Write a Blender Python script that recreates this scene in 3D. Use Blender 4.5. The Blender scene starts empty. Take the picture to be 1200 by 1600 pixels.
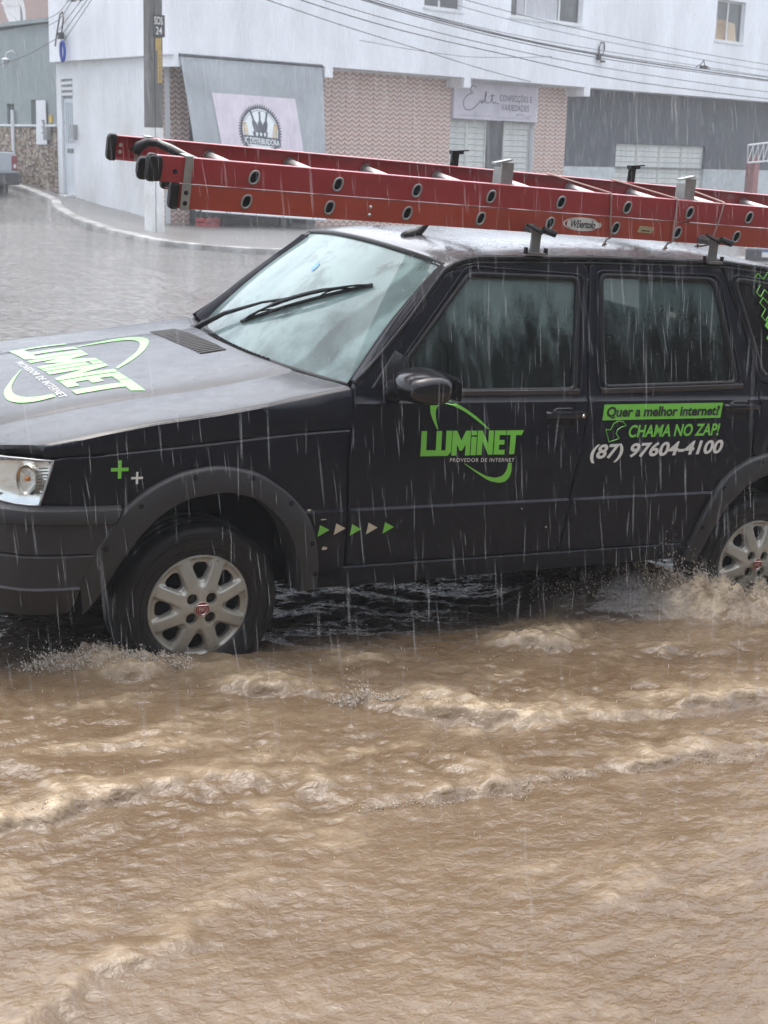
import bpy, bmesh, math, random
import numpy as np
from mathutils import Vector, Matrix
HAZE_ON = True
random.seed(7); np.random.seed(7)
SC = bpy.context.scene
COL = SC.collection

# ------------------------------------------------------------------ camera
cam_d = bpy.data.cameras.new('camera')
cam_d.sensor_fit = 'VERTICAL'; cam_d.sensor_height = 36.0
cam_d.lens = 2350.0 / 1600.0 * 36.0
cam_d.clip_start = 0.05; cam_d.clip_end = 3000
cam_d.dof.use_dof = True; cam_d.dof.focus_distance = 4.9; cam_d.dof.aperture_fstop = 11.0
cam_o = bpy.data.objects.new('camera', cam_d); COL.objects.link(cam_o)
CAMR = [[0.8779446, -0.4780288, 0.0264925], [-0.0884896, -0.2164037, -0.9722855], [0.4705135, 0.8512684, -0.232291]]
CAMP = (-1.72193, -4.36905, 1.72638)
cam_o.matrix_world = Matrix.Translation(CAMP) @ Matrix([[CAMR[0][i], -CAMR[1][i], -CAMR[2][i]] for i in range(3)]).to_4x4()
SC.camera = cam_o

# ------------------------------------------------------------------ world: overcast daylight
SUN_EL, SUN_AZ = math.radians(76), math.radians(20)
world = bpy.data.worlds.new('World'); SC.world = world; world.use_nodes = True
wn = world.node_tree.nodes; wl = world.node_tree.links
wn.clear()
w_out = wn.new('ShaderNodeOutputWorld'); w_bg = wn.new('ShaderNodeBackground')
w_sky = wn.new('ShaderNodeTexSky'); w_sky.sky_type = 'NISHITA'; w_sky.sun_disc = False
w_sky.sun_elevation = SUN_EL; w_sky.sun_rotation = SUN_AZ
w_sky.dust_density = 4.0; w_sky.air_density = 1.0
w_hsv = wn.new('ShaderNodeHueSaturation'); w_hsv.inputs['Saturation'].default_value = 0.45
wl.new(w_sky.outputs[0], w_hsv.inputs['Color']); wl.new(w_hsv.outputs[0], w_bg.inputs['Color'])
w_bg.inputs['Strength'].default_value = 0.15
wl.new(w_bg.outputs[0], w_out.inputs['Surface'])
sun_d = bpy.data.lights.new('sun', 'SUN'); sun_d.energy = 0.5; sun_d.angle = math.radians(110)
sun_d.color = (1.0, 0.97, 0.93)
sun_o = bpy.data.objects.new('sun', sun_d); COL.objects.link(sun_o)
sd = Vector((math.sin(SUN_AZ) * math.cos(SUN_EL), math.cos(SUN_AZ) * math.cos(SUN_EL), math.sin(SUN_EL)))
sun_o.rotation_euler = sd.to_track_quat('Z', 'Y').to_euler()
SC.view_settings.view_transform = 'Standard'; SC.view_settings.look = 'None'
SC.view_settings.gamma = 1.0; SC.view_settings.use_curve_mapping = False
SC.view_settings.exposure = 1.56
SC.render.engine = 'CYCLES'
SC.cycles.max_bounces = 8; SC.cycles.transparent_max_bounces = 24
SC.cycles.use_denoising = True

# ------------------------------------------------------------------ mesh helpers
class MB:
    def __init__(s): s.v = []; s.f = []; s.m = []
    def add(s, vs, fs, mi=0):
        o = len(s.v); s.v += [tuple(map(float, v)) for v in vs]
        for f in fs: s.f.append([i + o for i in f]); s.m.append(mi)
        return s
    def box(s, x0, x1, y0, y1, z0, z1, mi=0):
        return s.add([(x0,y0,z0),(x1,y0,z0),(x1,y1,z0),(x0,y1,z0),(x0,y0,z1),(x1,y0,z1),(x1,y1,z1),(x0,y1,z1)],
                     [(0,3,2,1),(4,5,6,7),(0,1,5,4),(1,2,6,5),(2,3,7,6),(3,0,4,7)], mi)
    def obox(s, c, ax, ay, az, mi=0):   # centre, three half-axis vectors
        c, ax, ay, az = map(lambda q: np.array(q, float), (c, ax, ay, az))
        vs = [c + i*ax + j*ay + k*az for k in (-1,1) for (i,j) in ((-1,-1),(1,-1),(1,1),(-1,1))]
        return s.add(vs, [(0,3,2,1),(4,5,6,7),(0,1,5,4),(1,2,6,5),(2,3,7,6),(3,0,4,7)], mi)
    def tube(s, pts, r, n=8, cap=True, mi=0, up=(0,0,1)):
        pts = [np.array(p, float) for p in pts]; N = len(pts)
        rs = [r]*N if np.isscalar(r) else r
        vs = []
        for i, p in enumerate(pts):
            t = pts[min(i+1, N-1)] - pts[max(i-1, 0)]; t = t/(np.linalg.norm(t)+1e-12)
            u = np.array(up, float)
            if abs(t @ u) > .95: u = np.array((1.,0,0)) if abs(t[0]) < .9 else np.array((0,1.,0))
            a = np.cross(t, u); a /= np.linalg.norm(a); b = np.cross(t, a)
            for k in range(n):
                w = 2*math.pi*k/n; vs.append(p + rs[i]*(math.cos(w)*a + math.sin(w)*b))
        fs = [(i*n+k, i*n+(k+1) % n, (i+1)*n+(k+1) % n, (i+1)*n+k) for i in range(N-1) for k in range(n)]
        if cap: fs += [tuple(range(n-1, -1, -1)), tuple((N-1)*n+k for k in range(n))]
        return s.add(vs, fs, mi)
    def grid(s, P, closeu=False, mi=0, flip=False):   # P[i][j] -> quads
        P = np.array(P, float); a, b = P.shape[:2]
        fs = []
        for i in range(a - (0 if closeu else 1)):
            for j in range(b-1):
                q = (i*b+j, ((i+1) % a)*b+j, ((i+1) % a)*b+j+1, i*b+j+1)
                fs.append(q[::-1] if flip else q)
        return s.add(P.reshape(-1, 3), fs, mi)
    def lathe(s, prof, n=48, axis='y', c=(0,0,0), mi=0):   # prof (r, h) about axis y through c
        P = []
        for k in range(n):
            w = 2*math.pi*k/n
            P.append([(c[0]+r*math.cos(w), c[1]+h, c[2]+r*math.sin(w)) for r, h in prof])
        return s.grid(P, closeu=True, mi=mi)
    def poly(s, pts, mi=0): return s.add(pts, [tuple(range(len(pts)))], mi)
    def prism(s, pts, d, mi=0):     # planar polygon pushed along vector d
        n = len(pts); p = [np.array(q, float) for q in pts]; d = np.array(d, float)
        s.add(p + [q + d for q in p], [tuple(range(n-1, -1, -1)), tuple(range(n, 2*n))] +
              [(i, (i+1) % n, n+(i+1) % n, n+i) for i in range(n)], mi)
        return s

def mesh_obj(name, me, mats, parent=None):
    for m in (mats if isinstance(mats, (list, tuple)) else [mats]): me.materials.append(m)
    o = bpy.data.objects.new(name, me); COL.objects.link(o)
    if parent is not None: o.parent = parent
    return o

def build(name, mb, mats, parent=None, smooth=None, fix=True, merge=0.0):
    me = bpy.data.meshes.new(name); me.from_pydata(mb.v, [], mb.f); me.update()
    if any(mb.m): me.polygons.foreach_set('material_index', mb.m)
    if fix or merge:
        bm = bmesh.new(); bm.from_mesh(me)
        if merge: bmesh.ops.remove_doubles(bm, verts=bm.verts, dist=merge)
        if fix: bmesh.ops.recalc_face_normals(bm, faces=bm.faces)
        bm.to_mesh(me); bm.free()
    shade(me, smooth)
    return mesh_obj(name, me, mats, parent)

def shade(me, smooth):
    if smooth is None: return
    me.polygons.foreach_set('use_smooth', [True]*len(me.polygons))
    if smooth < 180: me.set_sharp_from_angle(angle=math.radians(smooth))
    me.update()

def bevel(o, w=.004, seg=2, ang=40):
    m = o.modifiers.new('edge', 'BEVEL'); m.width = w; m.segments = seg; m.limit_method = 'ANGLE'; m.angle_limit = math.radians(ang)
    return o

def tag(o, label=None, cat=None, group=None, kind=None):
    for k, v in (('label', label), ('category', cat), ('group', group), ('kind', kind)):
        if v: o[k] = v
    return o
def thing(name, label, cat, loc=(0,0,0), rotz=0, group=None):
    o = bpy.data.objects.new(name, None); COL.objects.link(o); o.empty_display_size = .1
    o.location = loc; o.rotation_euler = (0, 0, rotz)
    return tag(o, label, cat, group)

# ------------------------------------------------------------------ materials
def lin(c): return tuple((x/12.92 if x <= .04045 else ((x+.055)/1.055)**2.4) for x in c)
def S(o, n, **kw):
    nd = o.nodes.new(n)
    for k, v in kw.items(): setattr(nd, k, v)
    return nd
def mat(name, col, rough=.5, metal=0., coat=0., coat_rough=.05, spec=.5, var=0., vscale=6., var2=None, bump=0., bscale=60., rvar=0., stretch=(1,1,1), drops=0., coord='Object'):
    m = bpy.data.materials.new(name); m.use_nodes = True; t = m.node_tree; L = t.links
    b = t.nodes['Principled BSDF']
    b.inputs['Base Color'].default_value = (*col, 1); b.inputs['Roughness'].default_value = rough
    b.inputs['Metallic'].default_value = metal; b.inputs['Coat Weight'].default_value = coat
    b.inputs['Coat Roughness'].default_value = coat_rough; b.inputs['Specular IOR Level'].default_value = spec
    tc = S(t, 'ShaderNodeTexCoord'); mp = S(t, 'ShaderNodeMapping'); mp.inputs['Scale'].default_value = stretch
    L.new(tc.outputs[coord], mp.inputs['Vector'])
    if var or rvar:
        n = S(t, 'ShaderNodeTexNoise'); n.inputs['Scale'].default_value = vscale; n.inputs['Detail'].default_value = 7; n.inputs['Roughness'].default_value = .62
        L.new(mp.outputs[0], n.inputs['Vector'])
        if var:
            c2 = var2 if var2 else tuple(x*(1-var) for x in col)
            mr = S(t, 'ShaderNodeMapRange'); mr.inputs['From Min'].default_value = .35; mr.inputs['From Max'].default_value = .7
            L.new(n.outputs['Fac'], mr.inputs['Value'])
            mx = S(t, 'ShaderNodeMix', data_type='RGBA'); mx.inputs[6].default_value = (*col, 1); mx.inputs[7].default_value = (*c2, 1)
            fm = S(t, 'ShaderNodeMath', operation='MULTIPLY'); fm.inputs[1].default_value = var if var2 else 1.
            L.new(mr.outputs[0], fm.inputs[0]); L.new(fm.outputs[0], mx.inputs[0]); L.new(mx.outputs[2], b.inputs['Base Color'])
        if rvar:
            mr = S(t, 'ShaderNodeMapRange'); mr.inputs['To Min'].default_value = max(0, rough-rvar); mr.inputs['To Max'].default_value = min(1, rough+rvar)
            mr.inputs['From Min'].default_value = .3; mr.inputs['From Max'].default_value = .7
            L.new(n.outputs['Fac'], mr.inputs['Value']); L.new(mr.outputs[0], b.inputs['Roughness'])
    if bump:
        n = S(t, 'ShaderNodeTexNoise'); n.inputs['Scale'].default_value = bscale; n.inputs['Detail'].default_value = 5
        L.new(mp.outputs[0], n.inputs['Vector'])
        bp = S(t, 'ShaderNodeBump'); bp.inputs['Strength'].default_value = bump; bp.inputs['Distance'].default_value = .01
        L.new(n.outputs['Fac'], bp.inputs['Height']); L.new(bp.outputs[0], b.inputs['Normal'])
    if drops:
        vo = S(t, 'ShaderNodeTexVoronoi'); vo.inputs['Scale'].default_value = 95; vo.inputs['Randomness'].default_value = 1
        mp2 = S(t, 'ShaderNodeMapping'); mp2.inputs['Scale'].default_value = (1, 1, .6)
        L.new(tc.outputs['Object'], mp2.inputs['Vector']); L.new(mp2.outputs[0], vo.inputs['Vector'])
        no = S(t, 'ShaderNodeTexNoise'); no.inputs['Scale'].default_value = 40
        L.new(tc.outputs['Object'], no.inputs['Vector'])
        sub = S(t, 'ShaderNodeMath', operation='SUBTRACT'); sub.inputs[0].default_value = .52; L.new(no.outputs['Fac'], sub.inputs[1])
        mr = S(t, 'ShaderNodeMapRange'); mr.inputs['From Min'].default_value = 0; mr.inputs['From Max'].default_value = .32; mr.inputs['To Min'].default_value = 1; mr.inputs['To Max'].default_value = 0
        ad = S(t, 'ShaderNodeMath', operation='ADD'); L.new(vo.outputs['Distance'], ad.inputs[0])
        ab = S(t, 'ShaderNodeMath', operation='MULTIPLY'); ab.inputs[1].default_value = -3.; L.new(sub.outputs[0], ab.inputs[0]); L.new(ab.outputs[0], ad.inputs[1])
        L.new(ad.outputs[0], mr.inputs['Value'])
        bp = S(t, 'ShaderNodeBump'); bp.inputs['Strength'].default_value = drops; bp.inputs['Distance'].default_value = .004
        L.new(mr.outputs[0], bp.inputs['Height'])
        L.new(bp.outputs[0], b.inputs['Coat Normal' if coat else 'Normal'])
    return m

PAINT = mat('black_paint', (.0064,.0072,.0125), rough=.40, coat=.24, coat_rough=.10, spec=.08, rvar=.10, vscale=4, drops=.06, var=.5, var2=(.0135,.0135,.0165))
PAINT_TOP = mat('black_paint_wet_skylit', (.014,.0152,.0195), rough=.36, coat=.46, coat_rough=.13, spec=.25, rvar=.08, vscale=14, drops=.03, var=.5, var2=(.023,.024,.028))  # wet paint with the sky's brightness on the bonnet put into its colour
GLOSS = mat('gloss_black', (.009,.009,.011), rough=.2, coat=.3, spec=.25, drops=.06)
PLASTIC = mat('grey_plastic', (.021,.0215,.025), rough=.5, spec=.4, var=.5, var2=(.034,.031,.028), vscale=5, bump=.06, bscale=320)
RUBBER = mat('black_rubber', (.008,.008,.009), rough=.5, spec=.3, var=.6, var2=(.017,.015,.013), vscale=14, bump=.05, bscale=150)
TRIM = mat('trim_rubber', (.009,.009,.010), rough=.42, spec=.3)
DARK = mat('dark_inner', (.008,.008,.008), rough=.9, spec=.1)
SEATM = mat('seat_cloth', (.035,.036,.04), rough=.9, bump=.2, bscale=200)
HEADL = mat('headliner', (.42,.44,.44), rough=.9)
HUB = mat('hubcap_silver', (.42,.41,.365), rough=.34, metal=.35, spec=.5, var=.7, var2=(.25,.225,.17), vscale=9, rvar=.1)
GREEN = mat('green_vinyl', (.165,.50,.055), rough=.35, coat=.4, var=.3, var2=(.13,.42,.05), vscale=20)
GREENH = mat('green_vinyl_bonnet', (.18,.52,.08), rough=.35, coat=.6, coat_rough=.12)
WHITEV = mat('white_vinyl', (.62,.62,.58), rough=.4, coat=.3)
CREAMV = mat('cream_vinyl', (.50,.46,.36), rough=.45)
REDV = mat('emblem_red', (.20,.015,.02), rough=.3, coat=.6)
CHROME = mat('chrome', (.7,.7,.7), rough=.18, metal=1.)
STEEL = mat('galvanised_steel', (.36,.37,.36), rough=.45, metal=.6, var=.6, var2=(.22,.22,.19), vscale=22)
ALU = mat('aluminium', (.62,.62,.60), rough=.38, metal=.7, var=.4, var2=(.45,.44,.40), vscale=25)
RED_A = mat('red_fibreglass_upper', (.315,.022,.028), rough=.38, coat=.5, coat_rough=.2, var=.6, var2=(.215,.02,.022), vscale=7, stretch=(.5,3,3), drops=.1)
RED_B = mat('red_fibreglass_lower_mudlit', (.36,.044,.020), rough=.4, coat=.5, coat_rough=.2, var=.6, var2=(.25,.033,.017), vscale=7, stretch=(.5,3,3), drops=.1)  # same red as the upper rail, with the mud-lit warmth painted in
ROPEM = mat('rope', (.33,.22,.19), rough=.9, bump=.3, bscale=300)

# ================================================================== THE CAR
CW = 0.734                                   # centre plane of the car (y), near flank at y ~ -0.04
TILT = Matrix([[0.99894478, 0.00125103, 0.04591035], [0.00125103, 0.99851682, -0.05442981], [-0.04591035, 0.05442981, 0.9974616]])                           # the street falls towards the kerb: the car leans with it
PROF = np.array([(.15,.02),(.25,-.002),(.33,-.018),(.40,-.030),(.50,-.040),(.585,-.0475),(.596,-.0475),(.604,-.0400),(.70,-.0400),(.80,-.036),(.90,-.026),
                 (.945,-.021),(.953,-.019),(.962,-.006),(1.0,.006),(1.20,.064),(1.40,.125),(1.6,.18)])
def ys(x, z):
    y = np.interp(z, PROF[:, 0], PROF[:, 1])
    y = y + .10*np.clip((-.35 - x)/.35, 0, None)**2 + .09*np.clip((x - 2.5)/.42, 0, None)**2
    return y
ZG = [.36,.40,.45,.5,.54,.57,.585,.596,.604,.62,.66,.7,.75,.8,.85,.9,.93,.945,.953,.962,.98,1.0,1.06,1.12,1.18,1.24,1.30,1.36]
XG = list(np.arange(-.66, 3.0, .06))

car = thing('parked_car', 'black four-door hatchback with green lettering standing in the brown flood water', 'car')
car.matrix_world = TILT.to_4x4()

def rnd_poly(pts, r, n=5):
    """corner-rounded polygon; r a number or one radius per corner"""
    out = []; N = len(pts)
    for i, p in enumerate(pts):
        p = np.array(p, float); ri = r if np.isscalar(r) else r[i]
        if ri <= 0: out.append(tuple(p)); continue
        a = np.array(pts[i-1], float) - p; b = np.array(pts[(i+1) % N], float) - p
        la, lb = np.linalg.norm(a), np.linalg.norm(b); a /= la; b /= lb
        ang = math.acos(max(-1, min(1, float(a @ b)))); d = min(ri/math.tan(ang/2), la*.45, lb*.45)
        p0, p2 = p + a*d, p + b*d
        for k in range(n+1):
            t = k/n; out.append(tuple((1-t)**2*p0 + 2*t*(1-t)*p + t*t*p2))
    return out

def panel_mesh(name, outline, holes=(), off=0.0, th=.022, rim=.0045, xg=XG, zg=ZG, ysf=ys, edge=True):
    """body panel: polygon in (x, z) laid on the flank surface, rounded rim, turned-in edge"""
    from mathutils.geometry import tessellate_polygon
    loops = [outline] + list(holes)
    flat = [q for l in loops for q in l]
    tris = tessellate_polygon([[Vector((x, z, 0)) for x, z in l] for l in loops])
    bm = bmesh.new()
    vs = [bm.verts.new((x, 0, z)) for x, z in flat]
    for t in tris:
        try: bm.faces.new([vs[i] for i in t])
        except ValueError: pass
    bmesh.ops.recalc_face_normals(bm, faces=bm.faces)
    f0 = bm.faces[:] if bm.faces else []
    if f0 and sum(f.normal.y for f in f0) > 0: bmesh.ops.reverse_faces(bm, faces=f0)
    if edge: bmesh.ops.inset_region(bm, faces=bm.faces[:], use_boundary=True, use_even_offset=True, thickness=rim, depth=0)
    xs = [q[0] for q in flat]; zs = [q[1] for q in flat]
    for x in xg:
        if min(xs) < x < max(xs): bmesh.ops.bisect_plane(bm, geom=bm.verts[:]+bm.edges[:]+bm.faces[:], plane_co=(x, 0, 0), plane_no=(1, 0, 0), dist=1e-5)
    for z in zg:
        if min(zs) < z < max(zs): bmesh.ops.bisect_plane(bm, geom=bm.verts[:]+bm.edges[:]+bm.faces[:], plane_co=(0, 0, z), plane_no=(0, 0, 1), dist=1e-5)
    be = [e for e in bm.edges if e.is_boundary]; bv = {v for e in be for v in e.verts}
    for v in bm.verts:
        v.co.y = float(ysf(v.co.x, v.co.z)) + off + (rim if (v in bv and edge) else 0)
    if edge:
        r = bmesh.ops.extrude_edge_only(bm, edges=be)
        for g in r['geom']:
            if isinstance(g, bmesh.types.BMVert): g.co.y += th
        bmesh.ops.recalc_face_normals(bm, faces=bm.faces)
        if bm.faces and sum(f.normal.y*f.calc_area() for f in bm.faces) > 0: bmesh.ops.reverse_faces(bm, faces=bm.faces[:])
    me = bpy.data.meshes.new(name); bm.to_mesh(me); bm.free()
    shade(me, 38)
    return me
def panel(name, outline, mats, parent, **kw): return mesh_obj(name, panel_mesh(name, outline, **kw), mats, parent)

ONESIDE = set()
def far_side(y, z):      # mirrored flank, upper body a little slimmer
    k = min(1., max(0., (z-.95)/.42)); return 2*CW - y - .088*k, z - .028*k
def flip_mesh(me):
    n = me.copy(); bm = bmesh.new(); bm.from_mesh(n)
    for v in bm.verts: v.co.y, v.co.z = far_side(v.co.y, v.co.z)
    bmesh.ops.reverse_faces(bm, faces=bm.faces[:]); bm.to_mesh(n); bm.free()
    return n
def mirror(o, parent=None):
    c = bpy.data.objects.new(o.name.split('.')[0], flip_mesh(o.data)); COL.objects.link(c); c.parent = parent or o.parent
    for ch in list(o.children):
        if ch.type == 'MESH' and ch.name not in ONESIDE: mirror(ch, c)
    return c

# ---- front fender
F_ARCH = [(-.421,.427),(-.363,.535),(-.3,.629),(-.214,.7),(-.112,.747),(.015,.767),(.154,.74),(.265,.667),(.332,.6),(.373,.509),(.395,.42),(.402,.333)]
F_IN = [(-.40,.300),(-.368,.337),(-.289,.482),(-.209,.594),(-.094,.667),(.047,.684),(.159,.654),(.251,.566),(.311,.451),(.329,.39),(.331,.327)]
R_ARCH = [(1.972,.329),(1.995,.463),(2.057,.607),(2.117,.675),(2.2,.721),(2.31,.748),(2.412,.748),(2.522,.721),(2.605,.675),(2.665,.607),(2.727,.463),(2.75,.329)]
R_IN = [(2.023,.325),(2.066,.459),(2.12,.556),(2.217,.635),(2.315,.668),(2.407,.668),(2.505,.635),(2.602,.556),(2.656,.459),(2.699,.325)]
def resample(pl, n):
    p = np.array(pl, float); d = np.r_[0, np.cumsum(np.hypot(*np.diff(p, axis=0).T))]
    s = np.linspace(0, d[-1], n); q = np.stack([np.interp(s, d, p[:, 0]), np.interp(s, d, p[:, 1])], 1)
    for _ in range(2): q[1:-1] = .25*q[:-2] + .5*q[1:-1] + .25*q[2:]
    return q
def midline(a, b, n=30): return (resample(a, n)*.6 + resample(b, n)*.4)
fm_ = [tuple(q) for q in midline(F_ARCH, F_IN) if q[1] < .72 or True]
fm_ = [q for q in fm_ if not (q[0] < 0 and q[1] < .63)]
fend = [(.480,.868),(.278,.858),(.014,.835),(-.339,.808),(-.485,.797),(-.508,.788),(-.546,.652),(-.31,.643)] + fm_ + [(.392,.33),(.50,.33),(.500,.40),(.494,.5),(.484,.6),(.476,.75),(.477,.829)]
fender = panel('front_fender', fend, PAINT, car)

# ---- doors
WIN_F = rnd_poly([(.690,.985),(1.383,.990),(1.420,1.372),(.962,1.372),(.700,1.09)], [.02,.03,.03,.06,.03])
d_out = rnd_poly([(.506,.404),(1.374,.404),(1.392,.67),(1.417,.809),(1.438,.974),(1.470,1.424),(.955,1.409),(.872,1.372),(.719,1.217),(.530,1.030),(.499,1.005),(.484,.829),(.486,.70),(.499,.52)],
                 [.015,.015,.05,.05,.05,.03,.12,.06,0,.03,.03,.1,.1,.1], 4)
doorF = panel('front_door', d_out, PAINT, car, holes=[WIN_F])
WIN_R = rnd_poly([(1.508,.998),(2.140,1.012),(2.052,1.385),(1.522,1.385)], [.03,.03,.05,.03])
rear_arc = [tuple(q) for q in midline(R_ARCH, R_IN, 40)]
rear_arc_f = [q for q in rear_arc if q[0] < 2.22 and q[1] > .404]
d_out = [(1.380,.404),(1.965,.404)] + [q for q in rear_arc_f] + rnd_poly([(2.222,.76),(2.246,.967),(2.238,1.010),(2.187,1.195),(2.090,1.428),(1.476,1.424),(1.444,.974),(1.423,.809),(1.398,.67)], [0,.05,.1,.2,.03,.02,.05,.05,0], 4)
doorR = panel('rear_door', d_out, PAINT, car, holes=[WIN_R])

# ---- rear quarter
WIN_Q = rnd_poly([(2.275,1.035),(2.74,1.045),(2.60,1.345),(2.146,1.392)], [.05,.04,.05,.03])
q_out = [(2.750,.40)] + [q for q in rear_arc[::-1] if q[0] > 2.228 and q[1] > .40] + \
        rnd_poly([(2.229,.765),(2.252,.967),(2.244,1.010),(2.193,1.195),(2.094,1.433),(2.40,1.412),(2.74,1.365),(2.87,1.05),(2.93,.92),(2.945,.62),(2.80,.60),(2.77,.52)], [0,.05,.1,.2,.02,.2,.05,.05,.05,.02,.05,0], 4)
quarter = panel('rear_quarter', q_out, PAINT, car, holes=[WIN_Q])
sill = panel('sill', [(.405,.322),(1.975,.335),(1.985,.398),(.405,.398)], PAINT, car)
for o in (fender, quarter, sill): mirror(o)

# ---- window glass with condensation, trims
def fogged_glass(name, fog, tint, lo, hi, z0, z1, con=1.5, band=None, streak=(9, 9, 1.2), scale=2.2, dark=.0, rough=.05, dens=.0):
    m = bpy.data.materials.new(name); m.use_nodes = True; t = m.node_tree; L = t.links
    t.nodes.clear(); out = S(t, 'ShaderNodeOutputMaterial')
    tr = S(t, 'ShaderNodeBsdfTransparent'); tr.inputs[0].default_value = (*tint, 1)
    df = S(t, 'ShaderNodeBsdfDiffuse'); df.inputs[0].default_value = (*fog, 1)
    tl = S(t, 'ShaderNodeBsdfTranslucent'); tl.inputs[0].default_value = (*fog, 1)
    mx0 = S(t, 'ShaderNodeMixShader'); mx0.inputs[0].default_value = .35; L.new(df.outputs[0], mx0.inputs[1]); L.new(tl.outputs[0], mx0.inputs[2])
    gl = S(t, 'ShaderNodeBsdfGlossy'); gl.inputs['Roughness'].default_value = rough
    tc = S(t, 'ShaderNodeTexCoord'); mp = S(t, 'ShaderNodeMapping'); mp.inputs['Scale'].default_value = streak
    L.new(tc.outputs['Object'], mp.inputs[0])
    n1 = S(t, 'ShaderNodeTexNoise'); n1.inputs['Scale'].default_value = scale; n1.inputs['Detail'].default_value = 9; n1.inputs['Roughness'].default_value = .62; n1.inputs['Distortion'].default_value = .4
    L.new(mp.outputs[0], n1.inputs['Vector'])
    n2 = S(t, 'ShaderNodeTexNoise'); n2.inputs['Scale'].default_value = 5.5; n2.inputs['Detail'].default_value = 6
    L.new(tc.outputs['Object'], n2.inputs['Vector'])
    sx = S(t, 'ShaderNodeSeparateXYZ'); L.new(tc.outputs['Object'], sx.inputs[0])
    zr = S(t, 'ShaderNodeMapRange'); zr.inputs['From Min'].default_value = z0; zr.inputs['From Max'].default_value = z1; L.new(sx.outputs['Z'], zr.inputs['Value'])
    def M(op, a, b):
        nd = S(t, 'ShaderNodeMath', operation=op)
        for i, q in enumerate((a, b)):
            if isinstance(q, (int, float)): nd.inputs[i].default_value = q
            else: L.new(q, nd.inputs[i])
        return nd.outputs[0]
    nn = M('ADD', M('MULTIPLY', n1.outputs['Fac'], .75), M('MULTIPLY', n2.outputs['Fac'], .55))
    a = M('ADD', zr.outputs[0], M('MULTIPLY', M('SUBTRACT', nn, .65), con))
    fr = S(t, 'ShaderNodeMapRange', interpolation_type='SMOOTHSTEP'); fr.inputs['From Min'].default_value = -.05; fr.inputs['From Max'].default_value = 1.05
    fr.inputs['To Min'].default_value = lo; fr.inputs['To Max'].default_value = hi; L.new(a, fr.inputs['Value'])
    ff_ = fr.outputs[0]
    if band:      # the strip the wiper never reaches, smeared half clear
        (y0, zz0), (y1, zz1), w_ = band; k_ = (y1-y0)/(zz1-zz0)
        dist = M('ABSOLUTE', M('SUBTRACT', M('SUBTRACT', sx.outputs['Y'], M('MULTIPLY', sx.outputs['Z'], k_)), y0-k_*zz0), 0.)
        bm_ = S(t, 'ShaderNodeMapRange', interpolation_type='SMOOTHSTEP'); L.new(M('ADD', dist, M('MULTIPLY', M('SUBTRACT', n2.outputs['Fac'], .5), .10)), bm_.inputs['Value'])
        for kk, q in zip(('From Min', 'From Max', 'To Min', 'To Max'), (w_*.6, w_, .55, 1.)): bm_.inputs[kk].default_value = q
        sm_ = S(t, 'ShaderNodeMapRange'); L.new(n1.outputs['Fac'], sm_.inputs['Value'])
        for kk, q in zip(('From Min', 'From Max', 'To Min', 'To Max'), (.56, .66, 1., .55)): sm_.inputs[kk].default_value = q
        ff_ = M('MULTIPLY', M('MULTIPLY', ff_, bm_.outputs[0]), sm_.outputs[0])
    mx = S(t, 'ShaderNodeMixShader'); L.new(ff_, mx.inputs[0]); L.new(tr.outputs[0], mx.inputs[1]); L.new(mx0.outputs[0], mx.inputs[2])
    fz = S(t, 'ShaderNodeFresnel'); fz.inputs['IOR'].default_value = 1.5
    vo = S(t, 'ShaderNodeTexVoronoi'); vo.inputs['Scale'].default_value = 140; L.new(tc.outputs['Object'], vo.inputs['Vector'])
    hb = M('ADD', M('MULTIPLY', n1.outputs['Fac'], .6), M('MULTIPLY', M('LESS_THAN', vo.outputs['Distance'], M('MULTIPLY', n2.outputs['Fac'], .55)), .35))
    bp = S(t, 'ShaderNodeBump'); bp.inputs['Strength'].default_value = .16; bp.inputs['Distance'].default_value = .002; L.new(hb, bp.inputs['Height'])
    L.new(bp.outputs[0], gl.inputs['Normal']); L.new(bp.outputs[0], fz.inputs['Normal'])
    mg = S(t, 'ShaderNodeMixShader'); L.new(fz.outputs[0], mg.inputs[0]); L.new(mx.outputs[0], mg.inputs[1]); L.new(gl.outputs[0], mg.inputs[2])
    L.new(mg.outputs[0], out.inputs['Surface'])
    return m
GLASS_F = fogged_glass('front_window_glass', (.27,.37,.36), (.42,.50,.49), .02, .66, 1.05, 1.38, 2.1)
GLASS_R = fogged_glass('rear_window_glass', (.19,.27,.265), (.22,.26,.26), .02, .52, 1.06, 1.38, 1.9)
GLASS_Q = fogged_glass('quarter_window_glass', (.08,.08,.085), (.05,.05,.055), .03, .25, 1.0, 1.5)
GLASS_W = fogged_glass('windscreen_glass', (.40,.55,.535), (.58,.74,.72), .28, .88, .70, 1.30, 2.8, ((.30, 1.0), (.20, 1.38), .085), streak=(2.2, 2.2, 2.2), scale=1.7)

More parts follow.
